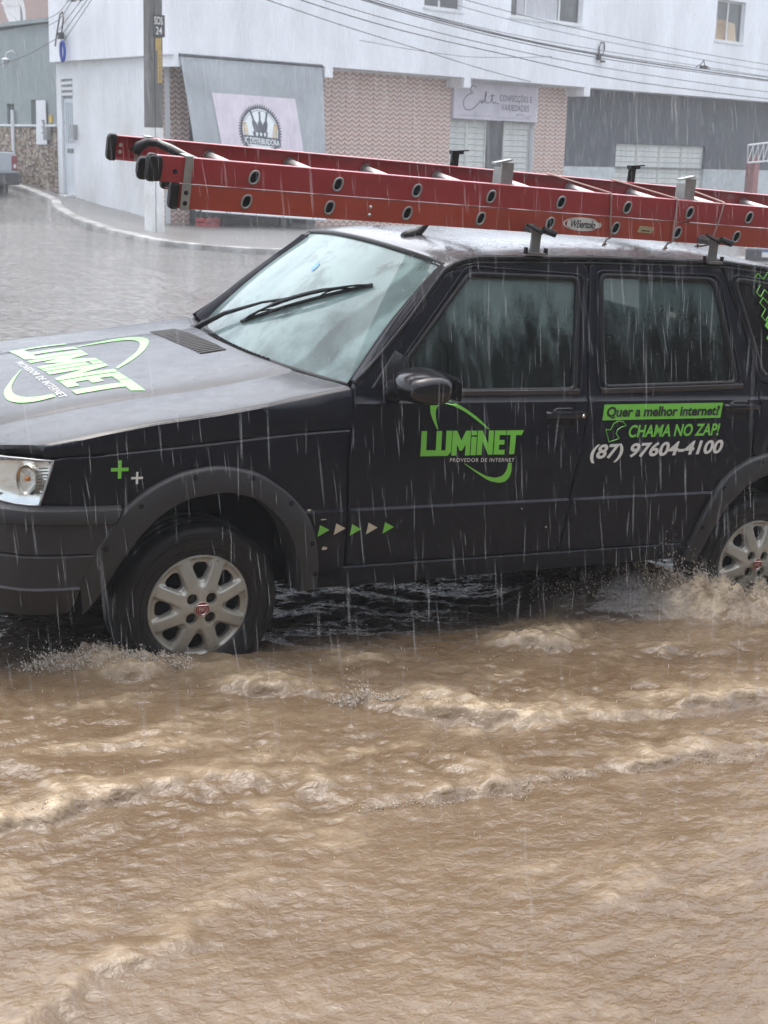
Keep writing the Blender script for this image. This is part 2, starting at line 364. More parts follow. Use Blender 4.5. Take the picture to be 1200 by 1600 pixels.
def scaled(pl, d):
    p = np.array(pl); c = p.mean(0); return [tuple(c + (q-c)*(1 + d/np.linalg.norm(q-c))) for q in p]
def loop_tube(name, pl, r, m, parent, off, n=8):
    q = np.array(pl + pl[:2]); mb = MB()
    pts = [(x, float(ys(x, z)) + off, z) for x, z in q]
    mb.tube(pts, r, n=n, cap=False, up=(0, 1, .01)); return build(name, mb, m, parent, smooth=180)
for win, door, gm in ((WIN_F, doorF, GLASS_F), (WIN_R, doorR, GLASS_R), (WIN_Q, quarter, GLASS_Q)):
    g = panel('window_glass', scaled(win, .006), gm, door, off=.011, edge=False)
    loop_tube('window_seal', win, .0105, TRIM, door, .004)
    loop_tube('window_frame_rib', scaled(win, .026), .0045, PAINT, door, -.002)
for (x0, z0), (x1, z1), door in (((.70,.985),(1.398,.987),doorF), ((1.495,.990),(2.165,1.004),doorR)):
    mb = MB(); P = []
    for x in np.linspace(x0, x1, 16):
        z = z0 + (z1-z0)*(x-x0)/(x1-x0); y = float(ys(x, z))
        P.append([(x, y-.004, z-.016), (x, y-.010, z-.010), (x, y-.009, z+.004), (x, y+.004, z+.010), (x, y+.016, z+.010)])
    mb.grid(P); build('weatherstrip', mb, mat('weatherstrip', (.028,.028,.030), rough=.28, spec=.5), door, smooth=50)
# triangular sail behind the mirror
panel('mirror_sail', [(.560,1.0),(.688,.995),(.700,1.10),(.655,1.12)], TRIM, doorF, off=-.004, th=.01)

# ---- door handles
def handle(x, z, door, lock):
    mb = MB(); n = 14
    y = lambda xx, zz: float(ys(xx, zz))
    # recessed cup
    cup = rnd_poly([(x-.075,z-.040),(x+.035,z-.040),(x+.035,z+.034),(x-.040,z+.034),(x-.075,z+.008)], .014)
    c = panel('handle_cup', cup, GLOSS, door, off=-.004, th=.005, rim=.005)
    P = []
    for k in range(n+1):
        u = k/n; xx = x-.090+.175*u; w = .017*(.55+.45*math.sin(math.pi*min(1, .25+u*.75))); d = .010+.010*math.sin(math.pi*u)
        y0 = y(xx, z)-.003
        P.append([(xx, y0, z+.012+w*.6), (xx, y0-d, z+.012+w*.35), (xx, y0-d-.002, z+.008), (xx, y0-d, z+.004-w*.35), (xx, y0, z+.002-w*.6)])
    mb.grid(P); h = build('door_handle', mb, GLOSS, door, smooth=60)
    m2 = MB(); m2.box(x-.050, x+.028, y(x, z)-.010, y(x, z)-.003, z-.034, z-.028); bevel(build('handle_grip', m2, GLOSS, door), .002)
    if lock:
        m3 = MB(); m3.lathe([(0,-.014),(.006,-.014),(.0075,-.012),(.0075,0)], 20, c=(x+.067, y(x, z)-.006, z+.004)); build('door_lock', m3, CHROME, door, smooth=40)
handle(1.335, .900, doorF, True)
handle(2.150, .918, doorR, False)

# ---- lettering and film stickers on the flank (flat vinyl following the panel)
def text_geo(txt, offset=0.0, shear=0.0, spacing=1.0):
    cu = bpy.data.curves.new('t', 'FONT'); cu.body = txt; cu.size = 1; cu.offset = offset; cu.space_character = spacing
    cu.resolution_u = 4; cu.fill_mode = 'FRONT'
    o = bpy.data.objects.new('t', cu); COL.objects.link(o); bpy.context.view_layer.update()
    me = o.to_mesh(); v = np.array([p.co[:] for p in me.vertices]); f = [tuple(p.vertices) for p in me.polygons]
    o.to_mesh_clear(); bpy.data.objects.remove(o); bpy.data.curves.remove(cu)
    v[:, 0] += shear*v[:, 1]
    v[:, 0] -= v[:, 0].min(); v[:, 1] -= v[:, 1].min()
    v[:, 0] /= v[:, 0].max(); v[:, 1] /= v[:, 1].max()
    return v[:, :2], f
def film(name, v2, faces, fn, m, parent, cuts=()):
    """v2: 2-D points, fn: maps (a, b) -> xyz on the carrier"""
    bm = bmesh.new(); vs = [bm.verts.new((a, b, 0)) for a, b in v2]
    for f in faces:
        try: bm.faces.new([vs[i] for i in f])
        except ValueError: pass
    for ax, vals in cuts:
        for c in vals:
            co = [0, 0, 0]; no = [0, 0, 0]; co[ax] = c; no[ax] = 1
            bmesh.ops.bisect_plane(bm, geom=bm.verts[:]+bm.edges[:]+bm.faces[:], plane_co=co, plane_no=no, dist=1e-6)
    bmesh.ops.dissolve_degenerate(bm, dist=1e-5, edges=bm.edges[:])
    bmesh.ops.triangulate(bm, faces=[f for f in bm.faces if len(f.verts) > 4])
    for v in bm.verts: v.co = Vector(fn(v.co.x, v.co.y))
    me = bpy.data.meshes.new(name); bm.to_mesh(me); bm.free()
    o = mesh_obj(name, me, m, parent); ONESIDE.add(o.name); return o
def on_flank(off): return lambda x, z: (x, float(ys(x, z)) - off, z)
ZC = [z for z in ZG]
def flank_text(name, txt, x0, x1, z0, z1, m, parent, off=.0016, slope=0.0, **kw):
    v, f = text_geo(txt, **kw); v = np.stack([x0 + v[:, 0]*(x1-x0), z0 + v[:, 1]*(z1-z0) + slope*v[:, 0]], 1)
    return film(name, v, f, on_flank(off), m, parent, cuts=((1, [z for z in ZC if z0-.05 < z < z1+.05]),))
def polys(ps):
    v, f = [], []
    from mathutils.geometry import tessellate_polygon
    for p in ps:
        loops = p if isinstance(p[0][0], (tuple, list)) else [p]
        o = len(v); v += [q for l in loops for q in l]
        f += [tuple(i+o for i in t) for t in tessellate_polygon([[Vector((a, b, 0)) for a, b in l] for l in loops])]
    return np.array(v, float), f
def smooth_closed(a, b, n=36):      # crescent between two open polylines
    def sp(pl):
        p = np.array(pl, float); d = np.r_[0, np.cumsum(np.hypot(*np.diff(p, axis=0).T))]; s = np.linspace(0, d[-1], n)
        q = np.stack([np.interp(s, d, p[:, 0]), np.interp(s, d, p[:, 1])], 1)
        for _ in range(4): q[1:-1] = .25*q[:-2]+.5*q[1:-1]+.25*q[2:]
        return q
    A, B = sp(a), sp(b); v = np.r_[A, B]; f = [(i, i+1, n+i+1, n+i) for i in range(n-1)]
    return v, f
def LP(*p): return [((x-587)/485., (335-y)/485.) for x, y in p]
LOGO = [LP((588,230),(613,229),(613,311),(657,311),(657,229),(682,228),(682,311),(702,311),(702,227),(728,227),(728,318),(714,335),(588,337)),
        LP((731,227),(752,227),(774,268),(794,226),(817,226),(817,333),(795,333),(795,285),(780,312),(768,312),(754,285),(754,334),(731,334)),
        LP((821,252),(846,252),(846,332),(821,332)), LP((821,226),(846,226),(846,245),(821,245)),
        LP((850,225),(872,225),(902,283),(902,224),(926,224),(926,330),(905,330),(874,272),(874,331),(850,331)),
        LP((931,224),(985,223),(985,243),(955,243),(955,265),(980,265),(980,285),(955,285),(955,308),(984,308),(984,329),(931,329)),
        LP((988,223),(1072,221),(1062,243),(1034,243),(1032,327),(1006,328),(1008,243),(988,243))]
SW_UP = (LP((660,223),(628,168),(618,125),(624,100),(650,88),(700,92),(780,128),(850,172),(904,218)), LP((664,223),(648,168),(646,135),(656,118),(680,110),(715,115),(780,142),(840,180),(893,217)))
SW_LO = (LP((795,369),(850,405),(920,446),(980,458),(1012,445),(1028,410),(1024,366)), LP((799,369),(850,398),(905,425),(950,434),(986,425),(1004,398),(1007,366)))
def logo(parent, fn, m, m2, cuts):
    v, f = polys(LOGO); o = film('logo_lettering', v, f, fn, m, parent, cuts)
    for A, B in (SW_UP, SW_LO):
        v, f = smooth_closed(A, B); film('logo_swoosh', v, f, fn, m, parent, cuts)
    v, f = text_geo('PROVEDOR DE INTERNET', spacing=1.15); v = np.stack([.29+v[:, 0]*.635, -.055+v[:, 1]*.034], 1)
    film('logo_small_lettering', v, f, fn, m2, parent, cuts)
LX0, LW, LZ0 = .7465, .4145, .7765
fl = on_flank(.0016)
logo(doorF, lambda a, b: fl(LX0 + a*LW, LZ0 - .011*a + b*LW*.93 - .0), GREEN, WHITEV, ((1, list(np.arange(-.3, .6, .05))),))
# rear door
v, f = polys([[(1.498,.885),(2.049,.887),(2.058,.9435),(1.503,.9415)]]); film('green_band', v, f, on_flank(.0014), GREEN, doorR, ((1, [.9, .93]), (0, list(np.arange(1.5, 2.06, .05)))))
BLACKV = mat('black_vinyl', (.012,.012,.014), rough=.4)
flank_text('question_lettering', 'Quer a melhor internet?', 1.515, 2.043, .890, .934, BLACKV, doorR, off=.0028, offset=.034, shear=.12)
flank_text('call_lettering', 'CHAMA NO ZAP!', 1.621, 2.052, .8205, .8665, GREEN, doorR, offset=.025, shear=.2)
flank_text('phone_lettering', '(87) 97604-4100', 1.456, 2.076, .730, .799, WHITEV, doorR, offset=.03, shear=.2, slope=.006)
ARW = [(1.516,.853),(1.534,.807),(1.568,.815),(1.579,.819),(1.564,.836),(1.568,.850),(1.585,.860),(1.607,.864),(1.592,.879),(1.570,.882),(1.550,.873),(1.537,.850)]
mb = MB(); mb.tube([fl(x, z) for x, z in ARW+ARW[:1]], .0017, n=5, up=(0, 1, .01)); build('arrow_outline', mb, GREEN, doorR)
# small marks on the lower flank and fender
def tri(x, z, m, parent):
    v, f = polys([[(x-.020,z-.021),(x+.021,z+.001),(x-.016,z+.020)]]); film('triangle_sticker', v, f, on_flank(.0016), m, parent)
tri(.4035,.534,GREEN,fender); tri(.463,.537,CREAMV,fender); tri(.523,.531,GREEN,doorF); tri(.585,.533,CREAMV,doorF); tri(.648,.532,GREEN,doorF)
def plus(x, z, s, w, m):
    v, f = polys([[(x-s,z-w),(x-w,z-w),(x-w,z-s),(x+w,z-s),(x+w,z-w),(x+s,z-w),(x+s,z+w),(x+w,z+w),(x+w,z+s),(x-w,z+s),(x-w,z+w),(x-s,z+w)]])
    film('plus_sticker', v, f, on_flank(.0016), m, fender)
plus(-.305,.762,.028,.0055,GREEN); plus(-.249,.734,.019,.0035,WHITEV)
def xmark(x, z, s, w, full):
    p = [(-s,-w),(-w,-w),(-w,-s),(w,-s),(w,-w),(s,-w),(s,w),(w,w),(w,s),(-w,s),(-w,w),(-s,w)]
    a = math.radians(45+6); q = [(x+(i*math.cos(a)-j*math.sin(a)), z+(i*math.sin(a)+j*math.cos(a))) for i, j in p]
    if full:
        v, f = polys([q]); film('cross_sticker', v, f, on_flank(.003), GREEN, quarter)
    else:
        mb = MB(); mb.tube([on_flank(.003)(*k) for k in q+q[:1]], .0022, n=5, up=(0, 1, .01)); build('cross_sticker', mb, GREEN, quarter)
xmark(2.296,1.375,.048,.013,False); xmark(2.316,1.287,.048,.013,False); xmark(2.336,1.205,.048,.015,True)

# ---- chips and scratches of bare filler by the fender edge
for i, (x, z, a, b) in enumerate([(.345,.606,.010,.004),(.397,.573,.014,.003),(.415,.470,.012,.008),(1.30,.50,.004,.004),(1.18,.575,.004,.003)]):
    n = 9; pt = [(x + a*math.cos(k*2*math.pi/n)*random.uniform(.6,1.1), z + b*math.sin(k*2*math.pi/n)*random.uniform(.6,1.1)) for k in range(n)]
    v, f = polys([pt]); film('paint_chip', v, f, on_flank(.0015), CREAMV, fender if x < .49 else doorF)

# ---- wheel-arch flares with screws
def flare(outer, inner, name='wheel_arch_flare'):
    n = 44; O, I = resample(outer, n), resample(inner, n); P = []
    for o, i in zip(O, I):
        d = (i-o); y = float(ys(*o)); yi = float(ys(*i))
        c = lambda t, dy: (o[0]+d[0]*t, y + (yi-y)*t + dy, o[1]+d[1]*t)
        P.append([c(-.02, .006), c(-.02, -.012), c(.04, -.020), c(.10, -.022), c(.45, -.028), c(.8, -.030), c(.95, -.028), c(1.0, -.020), c(1.02, .03), c(.98, .09)])
    mb = MB(); mb.grid(P); fo = build(name, mb, PLASTIC, car, smooth=45)
    for k in (5, 11, 18, 25, 31, 37, 41):
        o, i = O[k], I[k]; p = o + (i-o)*.22; y = float(ys(*p)) - .0255
        m2 = MB(); m2.lathe([(0, .003), (.0035, .003), (.004, -.001), (.0075, -.001), (.0085, .002)], 14, c=(p[0], y, p[1])); build('screw', m2, DARK, fo, smooth=40)
    return fo
mirror(flare(F_ARCH, F_IN)); mirror(flare(R_ARCH, R_IN))

# ---- bonnet
def zsh(x): return np.interp(x, [-.72,-.62,-.533,-.361,-.195,.015,.25,.5], [.775,.805,.834,.872,.900,.926,.962,1.003])
def zseam(x): return np.interp(x, [-.72,-.506,-.339,.014,.278,.482], [.768,.800,.813,.841,.863,.876])
def bonnet_z(x, y):
    e = float(ys(x, zsh(x))); d = min(y-e, 2*CW-e-y); d = max(d, 0)
    r = np.interp(d, [0,.012,.03,.08,.2,.285,.297,.312,.45,.80], [-.006,.001,.004,.007,.011,.012,.016,.022,.030,.036])
    return float(zsh(x)) + r - .10*max(0, (-.60-x)/.12)**2*.45
def bonnet_x(q, t):
    q = abs(q); xf = -.70 + .17*(1-min(1, q/.42))**2.2; xr = .352 + .135*(1-q)**2.0
    return xf + (xr-xf)*t
def bonnet_p(q, t):        # q -1 (near edge) .. 0 centre .. 1 far edge
    a = 1-abs(q); x = bonnet_x(a, t); e = float(ys(x, zsh(x))); y = e + (CW-e)*a
    z = bonnet_z(x, y); return (x, y if q <= 0 else 2*CW-y, z)
qs = [0,.006,.014,.03,.06,.12,.2,.28,.34,.366,.374,.382,.392,.41,.5,.62,.75,.88,1.0]
cols = [('s', .0), ('s', .45), ('s', .85)] + [-(1-q) for q in qs] + [(1-q) for q in qs[::-1][1:]] + [('f', .85), ('f', .45), ('f', 0.)]
P = []
for t in np.linspace(0, 1, 46):
    row = []
    for c in cols:
        if isinstance(c, tuple):
            x = bonnet_x(0, t); z = zseam(x) + (zsh(x)-.010-zseam(x))*c[1]; y = float(ys(x, z)) + (.004 if c[1] == 0 else 0)
            row.append((x, y if c[0] == 's' else 2*CW-y, z))
        else: row.append(bonnet_p(c, t))
    P.append(row)
mb = MB(); mb.grid(P, flip=True)
fr = [P[0], [(x-.002, y, z-.012) for x, y, z in P[0]], [(x+.02, y, z-.03) for x, y, z in P[0]]]; mb.grid(fr)
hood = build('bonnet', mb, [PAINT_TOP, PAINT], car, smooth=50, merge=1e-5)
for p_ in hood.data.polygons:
    if abs(p_.normal.y) > .72: p_.material_index = 1  # side faces get the darker paint, up-facing ones the sky-lit copy
hood_v = np.array([p for r in P for p in r])
def on_bonnet(x, y, off=.0016):
    q = y
    return (x, y, bonnet_z(x, q) + off)
# bonnet logo: reads from the far side to the near side, tops towards the windscreen
BL0, BLW, BLH = 1.205, .90, .95
logo(hood, lambda a, b: on_bonnet(-.318 + b*(BLH if b > 0 else .74) - .015*a, BL0 - a*BLW), GREENH, WHITEV, ((0, list(np.arange(-.05, 1.1, .04))), (1, list(np.arange(-.4, .6, .05)))))
# louvres in the bonnet near the screen
for i in range(20):
    y0 = .66 + i*.0265; mb = MB()
    x0, x1 = .215 + .02*abs(y0-.92), .322 - .01*abs(y0-.92)
    z0, z1 = bonnet_z(x0, y0), bonnet_z(x1, y0)
    mb.add([(x0,y0,z0+.0015),(x1,y0,z1+.0015),(x1,y0+.016,z1+.0015),(x0,y0+.016,z0+.0015)], [(0,1,2,3)])
    mb.add([(x0,y0+.014,z0+.001),(x1,y0+.014,z1+.001),(x1,y0+.022,z1+.003),(x0,y0+.022,z0+.003)], [(0,1,2,3)], 1)
    build('bonnet_louvre', mb, [DARK, TRIM], hood)

# ---- windscreen and its surround
def scr(s, v, off=0.0):     # s -1 near .. 1 far, v 0 bottom .. 1 top
    xb = .400 + .118*s*s; zb = .996 - .006*s*s; xt = .845 + .055*s*s + .014*s; zt = 1.418 - .030*s*s - .006*s
    yb = CW + .652*s; yt = CW - .018 + .548*s
    bul = .018*math.sin(math.pi*v)
    p = np.array([xb + (xt-xb)*v - bul*.7, yb + (yt-yb)*v, zb + (zt-zb)*v + bul*.7])
    return p + off*np.array([-.70, 0, .71])
SS = np.linspace(-1, 1, 25); VV = np.linspace(0, 1, 13)
mb = MB(); mb.grid([[scr(s, v) for s in SS] for v in VV]); wscreen = build('windscreen', mb, GLASS_W, car, smooth=180)
rimp = [scr(s, 0) for s in SS] + [scr(1, v) for v in VV[1:]] + [scr(s, 1) for s in SS[::-1][1:]] + [scr(-1, v) for v in VV[::-1][1:]]
mb = MB(); mb.tube(rimp + rimp[:2], .011, n=8, cap=False); build('windscreen_seal', mb, TRIM, wscreen, smooth=180)
v, f = text_geo('IPVA'); v = np.stack([-.02+v[:, 0]*.05, .72+v[:, 1]*.03], 1)
mb = MB(); mb.add([scr(.06+a, .66+b, .002) for a, b in ((0,0),(.055,.02),(.06,.07),(.02,.075),(0,.04))], [(0,1,2,3,4)]); build('blue_sticker', mb, mat('sticker_blue', (.10,.28,.62), rough=.4), wscreen)
# wiper
def wp(s, v, o): return tuple(scr(s, v, o))
def near_scr(x, y, z, o):
    s = (y-CW)/.625; v = (z-.994)/.42; return tuple(scr(s, max(-.08, v), o))
A = [near_scr(.47,1.187,.965,.03), near_scr(.50,1.165,.985,.035), near_scr(.59,1.021,1.053,.035), near_scr(.655,.799,1.125,.034), near_scr(.682,.640,1.166,.030)]
mb = MB(); mb.tube(A, [.016,.013,.009,.005,.006], n=8); wip = build('wiper', mb, TRIM, car, smooth=60)
B0, B1 = np.array((.594,.883,1.062)), np.array((.771,.330,1.283))
bl = [near_scr(*(B0+(B1-B0)*t), .008) for t in np.linspace(0, 1, 12)]
mb = MB(); mb.tube(bl, .007, n=6); build('wiper_blade', mb, RUBBER, wip)
br = [near_scr(*(B0+(B1-B0)*t), .010+.026*math.sin(math.pi*min(1, max(0, (t-.02)/.96)))**.7) for t in np.linspace(0.02, .98, 14)]
mb = MB(); mb.tube(br, [.004]*4+[.008]*6+[.004]*4, n=6); build('wiper_bridge', mb, TRIM, wip)
for t0, t1 in ((.08,.30),(.62,.88)):
    b2 = [near_scr(*(B0+(B1-B0)*t), .008+.016*math.sin(math.pi*(t-t0)/(t1-t0))) for t in np.linspace(t0, t1, 7)]
    mb = MB(); mb.tube(b2, .0035, n=5); build('wiper_link', mb, TRIM, wip)
mb = MB(); mb.tube([near_scr(.47,1.187,.955,.0), near_scr(.47,1.187,.965,.05)], .018, n=12); build('wiper_pivot', mb, TRIM, wip)
# cowl between bonnet and screen
P = []
for k, s in enumerate(np.linspace(-1.0, 1.0, 33)):
    a = 1-abs(s)*.985; bx = bonnet_p(-(1-a) if s <= 0 else (1-a), 1.0); w = scr(s, 0)
    bx = np.array(bx); w = np.array((w[0], w[1], w[2]))
    P.append([bx + (0, 0, -.012), bx + (.006, 0, -.005), bx*.5+w*.5+(0, 0, .001), w + (-.012, 0, -.002), w + (.01, 0, -.015)])
mb = MB(); mb.grid(P); cowl = build('cowl_panel', mb, mat('cowl_grey', (.05,.05,.053), rough=.35, coat=.5, drops=.2), car, smooth=40)
for i in range(18):
    y = .50 + i*.030; s = (y-CW)/.64; w = scr(s, 0); b = np.array(bonnet_p(-abs(s), 1.)); p = w*.55 + np.array((b[0], y, b[2]))*.45
    mb = MB(); mb.obox((p[0], y, p[2]+.003), (.017,0,.001), (0,.008,0), (0,0,.0015)); build('cowl_slot', mb, DARK, cowl)
for y in (1.29,1.31,1.33):
    s = (y-CW)/.64; w = scr(s, 0); mb = MB(); mb.obox((w[0]-.03, y, w[2]+.001), (.017,0,0), (0,.007,0), (0,0,.0015)); build('cowl_slot', mb, DARK, cowl)

# ---- A pillars, roof
ZE = ([.50,.60,.72,.86,.92,1.0,1.48,2.1,2.32,2.6,2.80], [1.012,1.105,1.224,1.378,1.412,1.426,1.442,1.448,1.432,1.398,1.366])
def zedge(x): return float(np.interp(x, *ZE))
P = []
for v in np.linspace(0, 1, 14):
    w = scr(-1, v); x = .512 + (.868-.512)*v; z = 1.018 + (1.386-1.018)*v
    o = np.array((x, float(ys(x, z))+.006, z)); o2 = np.array((x-.004, float(ys(x, z))+.001, z+.006)); m_ = (o2*.5+w*.5) + np.array((-.012, -.006, .012))
    P.append([o + (0.008, .012, -.008), o, o2, m_, w + (-.004, -.004, .006), w + (0, .012, -.01)])
mb = MB(); mb.grid(P); mirror(build('pillar', mb, PAINT, car, smooth=60))
def roof_p(q, t):
    a = 1-abs(q); xf = .845 + .055*q*q + .014*q; xr = 2.79 + .035*(1-q*q); x = xf + (xr-xf)*t
    ze = zedge(x) if t > 0 else 1.394; ze = ze + .002
    y = float(ys(x, ze)) + .014; y = y + (CW-y)*a
    cr = np.interp(x, [.83,1.1,1.6,2.3,2.8], [.020,.028,.034,.032,.012])
    z = ze + cr*(1-(1-a)**2.6)
    if q > 0:
        y = 2*CW - y - .085*q*q; z = z - .028*q*q
    return (x, y, z)
qq = [-1,-.985,-.96,-.9,-.8,-.65,-.5,-.3,-.1,.1,.3,.5,.65,.8,.9,.96,.985,1]
P = [[roof_p(q, t) for q in qq] for t in list(np.linspace(0, .06, 6)) + list(np.linspace(.08, 1, 34))]
mb = MB(); mb.grid(P, flip=True)
mb.grid([[(p[0]-.0, p[1], p[2]) for p in P[0]], [(p[0]-.008, p[1], p[2]-.006) for p in P[0]], [(p[0]+.004, p[1], p[2]-.022) for p in P[0]]])
roof = build('roof', mb, mat('roof_paint', (.03,.03,.035), rough=.38, coat=1., coat_rough=.13, drops=.12, var=.7, var2=(.075,.075,.08), vscale=5, rvar=.1), car, smooth=50, merge=1e-5)
dr = [(x, float(ys(x, zedge(x)))+.002, zedge(x)+.001) for x in np.r_[np.linspace(.50, .9, 12), np.linspace(.95, 2.79, 40)]]
mb = MB(); mb.tube(dr, .0085, n=8); g1 = build('roof_gutter', mb, GLOSS, car, smooth=180); mirror(g1)
dr2 = [(x, float(ys(x, zedge(x)-.016))-.0005, zedge(x)-.016) for x in np.linspace(.90, 2.79, 40)]
mb = MB(); mb.tube(dr2, .0045, n=6); mirror(build('gutter_lip', mb, TRIM, g1, smooth=180))
# aerial
mb = MB(); mb.tube([(.965,.60,1.437),(.985,.60,1.445),(1.02,.60,1.458),(1.055,.60,1.487),(1.095,.60,1.532)], [.020,.024,.020,.010,.006], n=10); build('roof_aerial', mb, TRIM, car, smooth=180)

# ---- door mirror
mb = MB(); P = []
for k in range(15):
    u = k/14; yy = -.035 - .205*u; w = math.sin(math.pi*(.10+.80*u))**.32 if 0 < u < 1 else .55
    h = .060*w*(1.0-.10*u); dpt = .118*w; cx_ = .700 - .020*u; cz = 1.034
    P.append([(cx_ - dpt*math.cos(a)*(1.0 if math.cos(a) > 0 else .55), yy, cz + h*math.copysign(abs(math.sin(a))**.75, math.sin(a))) for a in np.linspace(0, 2*math.pi, 25)])
P[0] = [tuple(np.array(p)*.0 + np.mean(P[0], 0)) for p in P[0]] if False else P[0]
mb.grid(P); mb.poly(P[0][:-1]); mb.poly(P[-1][:-1][::-1]); mirr = build('door_mirror', mb, GLOSS, doorF, smooth=55, merge=1e-5)
mb = MB(); mb.tube([(.640,.012,.990),(.642,-.012,.995),(.650,-.050,1.010)], [.040,.034,.026], n=14); build('mirror_foot', mb, TRIM, doorF, smooth=60)
mb = MB(); mb.add([(.7660,-.225,1.0),(.7660,-.06,.995),(.7660,-.06,1.077),(.7660,-.225,1.072)], [(0,1,2,3)]); build('mirror_glass', mb, CHROME, doorF)
for o in list(doorF.children):
    if o.name.startswith(('door_mirror', 'mirror_foot', 'mirror_glass')): ONESIDE.add(o.name)
mirror(doorF); mirror(doorR)

# ---- front bumper, headlamps, grille, plate
path = [(-.30,-.048),(-.40,-.047),(-.50,-.040),(-.58,-.022),(-.645,.020),(-.69,.09),(-.715,.20),(-.730,.40),(-.735,CW)]
def sweep_front(prof, flipx=False):
    P = []
    pts = [np.array(p) for p in path]; full = pts + [np.array((x, 2*CW-y)) for x, y in path[::-1][1:]]
    N = len(full)
    for i, p in enumerate(full):
        t = full[min(i+1, N-1)]-full[max(i-1, 0)]; t = t/np.linalg.norm(t); n = np.array((-t[1], t[0])) if False else np.array((t[1], -t[0]))
        n = n if n[0]*-1 + 0 >= -1 else n
        if i < N/2 and n[1] > .2 or i > N/2 and n[1] < -.2: n = -n
        if abs(n[1]) <= .2 and n[0] > 0: n = -n
        row = []
        for d, z in prof:
            xs_ = np.interp(z, [.28,.34,.43,.54,.64], [-.455,-.43,-.415,-.355,-.300])
            x = p[0] if p[0] < -.62 else xs_ + (p[0]+.30)*(-.62-xs_)/(-.62+.30)
            row.append((x + n[0]*d, p[1] + n[1]*d, z))
        P.append(row)
    return P
mb = MB(); mb.grid(sweep_front([(-.03,.652),(.0,.650),(.016,.642),(.024,.622),(.022,.604),(.010,.600),(.012,.56),(.010,.508),(.004,.503),(.012,.497),(.010,.43),(.008,.402),(.016,.396),(.010,.385),(-.006,.34),(-.03,.305),(-.10,.29)]))
bump = build('front_bumper', mb, PLASTIC, car, smooth=35)
LENS = bpy.data.materials.new('headlamp_lens'); LENS.use_nodes = True
_b = LENS.node_tree.nodes['Principled BSDF']; _b.inputs['Transmission Weight'].default_value = 1; _b.inputs['Roughness'].default_value = .03; _b.inputs['IOR'].default_value = 1.25; _b.inputs['Base Color'].default_value = (.95,.97,.97,1)
lp = [(-.505,-.022),(-.55,-.012),(-.60,.012),(-.645,.06),(-.672,.13),(-.684,.24),(-.690,.36),(-.692,.44)]
REFL = mat('headlamp_reflector', (.72,.73,.72), rough=.16, metal=.9, bump=.25, bscale=35)
def lamp(sgn):
    def Y(y): return y if sgn > 0 else 2*CW-y
    t_ = lambda x: np.interp(x, [-.70,-.60,-.505], [.782,.793,.790]); b_ = lambda x: np.interp(x, [-.70,-.60,-.505], [.658,.654,.654])
    sl = lambda x, k: x - .040*k*(np.interp(x, [-.62,-.5], [0, 1]))        # slanted rear edge
    P = []; R_ = []
    for i, (x, y) in enumerate(lp):
        P.append([(sl(x, 1-k), Y(y), b_(x)+(t_(x)-b_(x))*k) for k in np.linspace(0, 1, 7)])
        ins = .030 if 0 < i < len(lp)-1 else .004
        R_.append([(sl(x, 1-k)+ins*.7, Y(y+ins*.75), b_(x)+.004+(t_(x)-b_(x)-.008)*k) for k in np.linspace(0, 1, 7)])
    mb = MB(); mb.grid(R_); refl = build('headlamp', mb, REFL, car, smooth=50)
    mb = MB(); mb.grid(P); ln = build('lens', mb, LENS, refl, smooth=60)
    sm = ln.modifiers.new('t', 'SOLIDIFY'); sm.thickness = .003
    # chrome bezels, indicator bowl, amber bulb, main bowl
    fr = [p for p in [P[k][0] for k in range(len(P))] + P[-1][1:] + [P[k][-1] for k in range(len(P)-2, -1, -1)] + P[0][::-1][1:]]
    mb = MB(); mb.tube(fr, .0035, n=6); build('lamp_rim', mb, mat('lamp_rim', (.45,.46,.46), rough=.25, metal=.6), refl, smooth=180)
    c = np.array((-.575, Y(.018), .722)); ax = np.array((-.55, -.83*sgn, .05))
    ax /= np.linalg.norm(ax); u = np.cross(ax, (0, 0, 1)); u /= np.linalg.norm(u); w = np.cross(u, ax)
    P2 = []
    for a in np.linspace(0, 2*math.pi, 25):
        e = math.cos(a)*u*(.030+.006*math.sin(a)) + math.sin(a)*w*.046
        P2.append([tuple(c + e*r + ax*h) for r, h in ((1.0,.0),(.92,-.006),(.5,-.022),(.12,-.026))])
    mb = MB(); mb.grid(P2); build('indicator_bowl', mb, mat('indicator_bowl', (.62,.60,.55), rough=.2, metal=.9), refl, smooth=180)
    mb = MB(); mb.lathe([(0,-.009),(.006,-.008),(.008,0),(.007,.009),(0,.012)], 14, c=tuple(c - ax*.012 + (0, 0, .004))); build('amber_bulb', mb, mat('amber_glass', (.75,.24,.03), rough=.15, coat=1), refl, smooth=180)
    # ribbed strip behind the bowl
    for k in range(9):
        x, z = -.530 + .000*k, .690 + k*.0095
        mb = MB(); mb.obox((x - .006*(8-k)/8 - .004, Y(float(-.010)), z), (.013, .004*sgn*0+.001, 0), (0, .002, 0), (0, 0, .0022)); build('reflector_rib', mb, CHROME, refl)
    mb = MB(); c2 = (-.665, Y(.24), .722); mb.lathe([(.055,-.01),(.05,.0),(.03,.02),(.006,.03)], 24, axis='y', c=c2); build('main_bowl', mb, REFL, refl, smooth=180)
    return refl
lamp(1); lamp(-1)
mb = MB(); P = []
for z in (.66,.70,.74,.78): P.append([(-.690-.012*math.cos((y-CW)/.3*1.5), y, z) for y in np.linspace(.44, 2*CW-.44, 13)])
mb.grid(P); gr = build('grille', mb, TRIM, car, smooth=60)
for k in range(5):
    mb = MB(); mb.tube([(-.700-.010*math.cos((y-CW)/.3*1.5), y, .672+k*.023) for y in np.linspace(.445, 2*CW-.445, 9)], .006, n=6); build('grille_bar', mb, TRIM, gr, smooth=180)
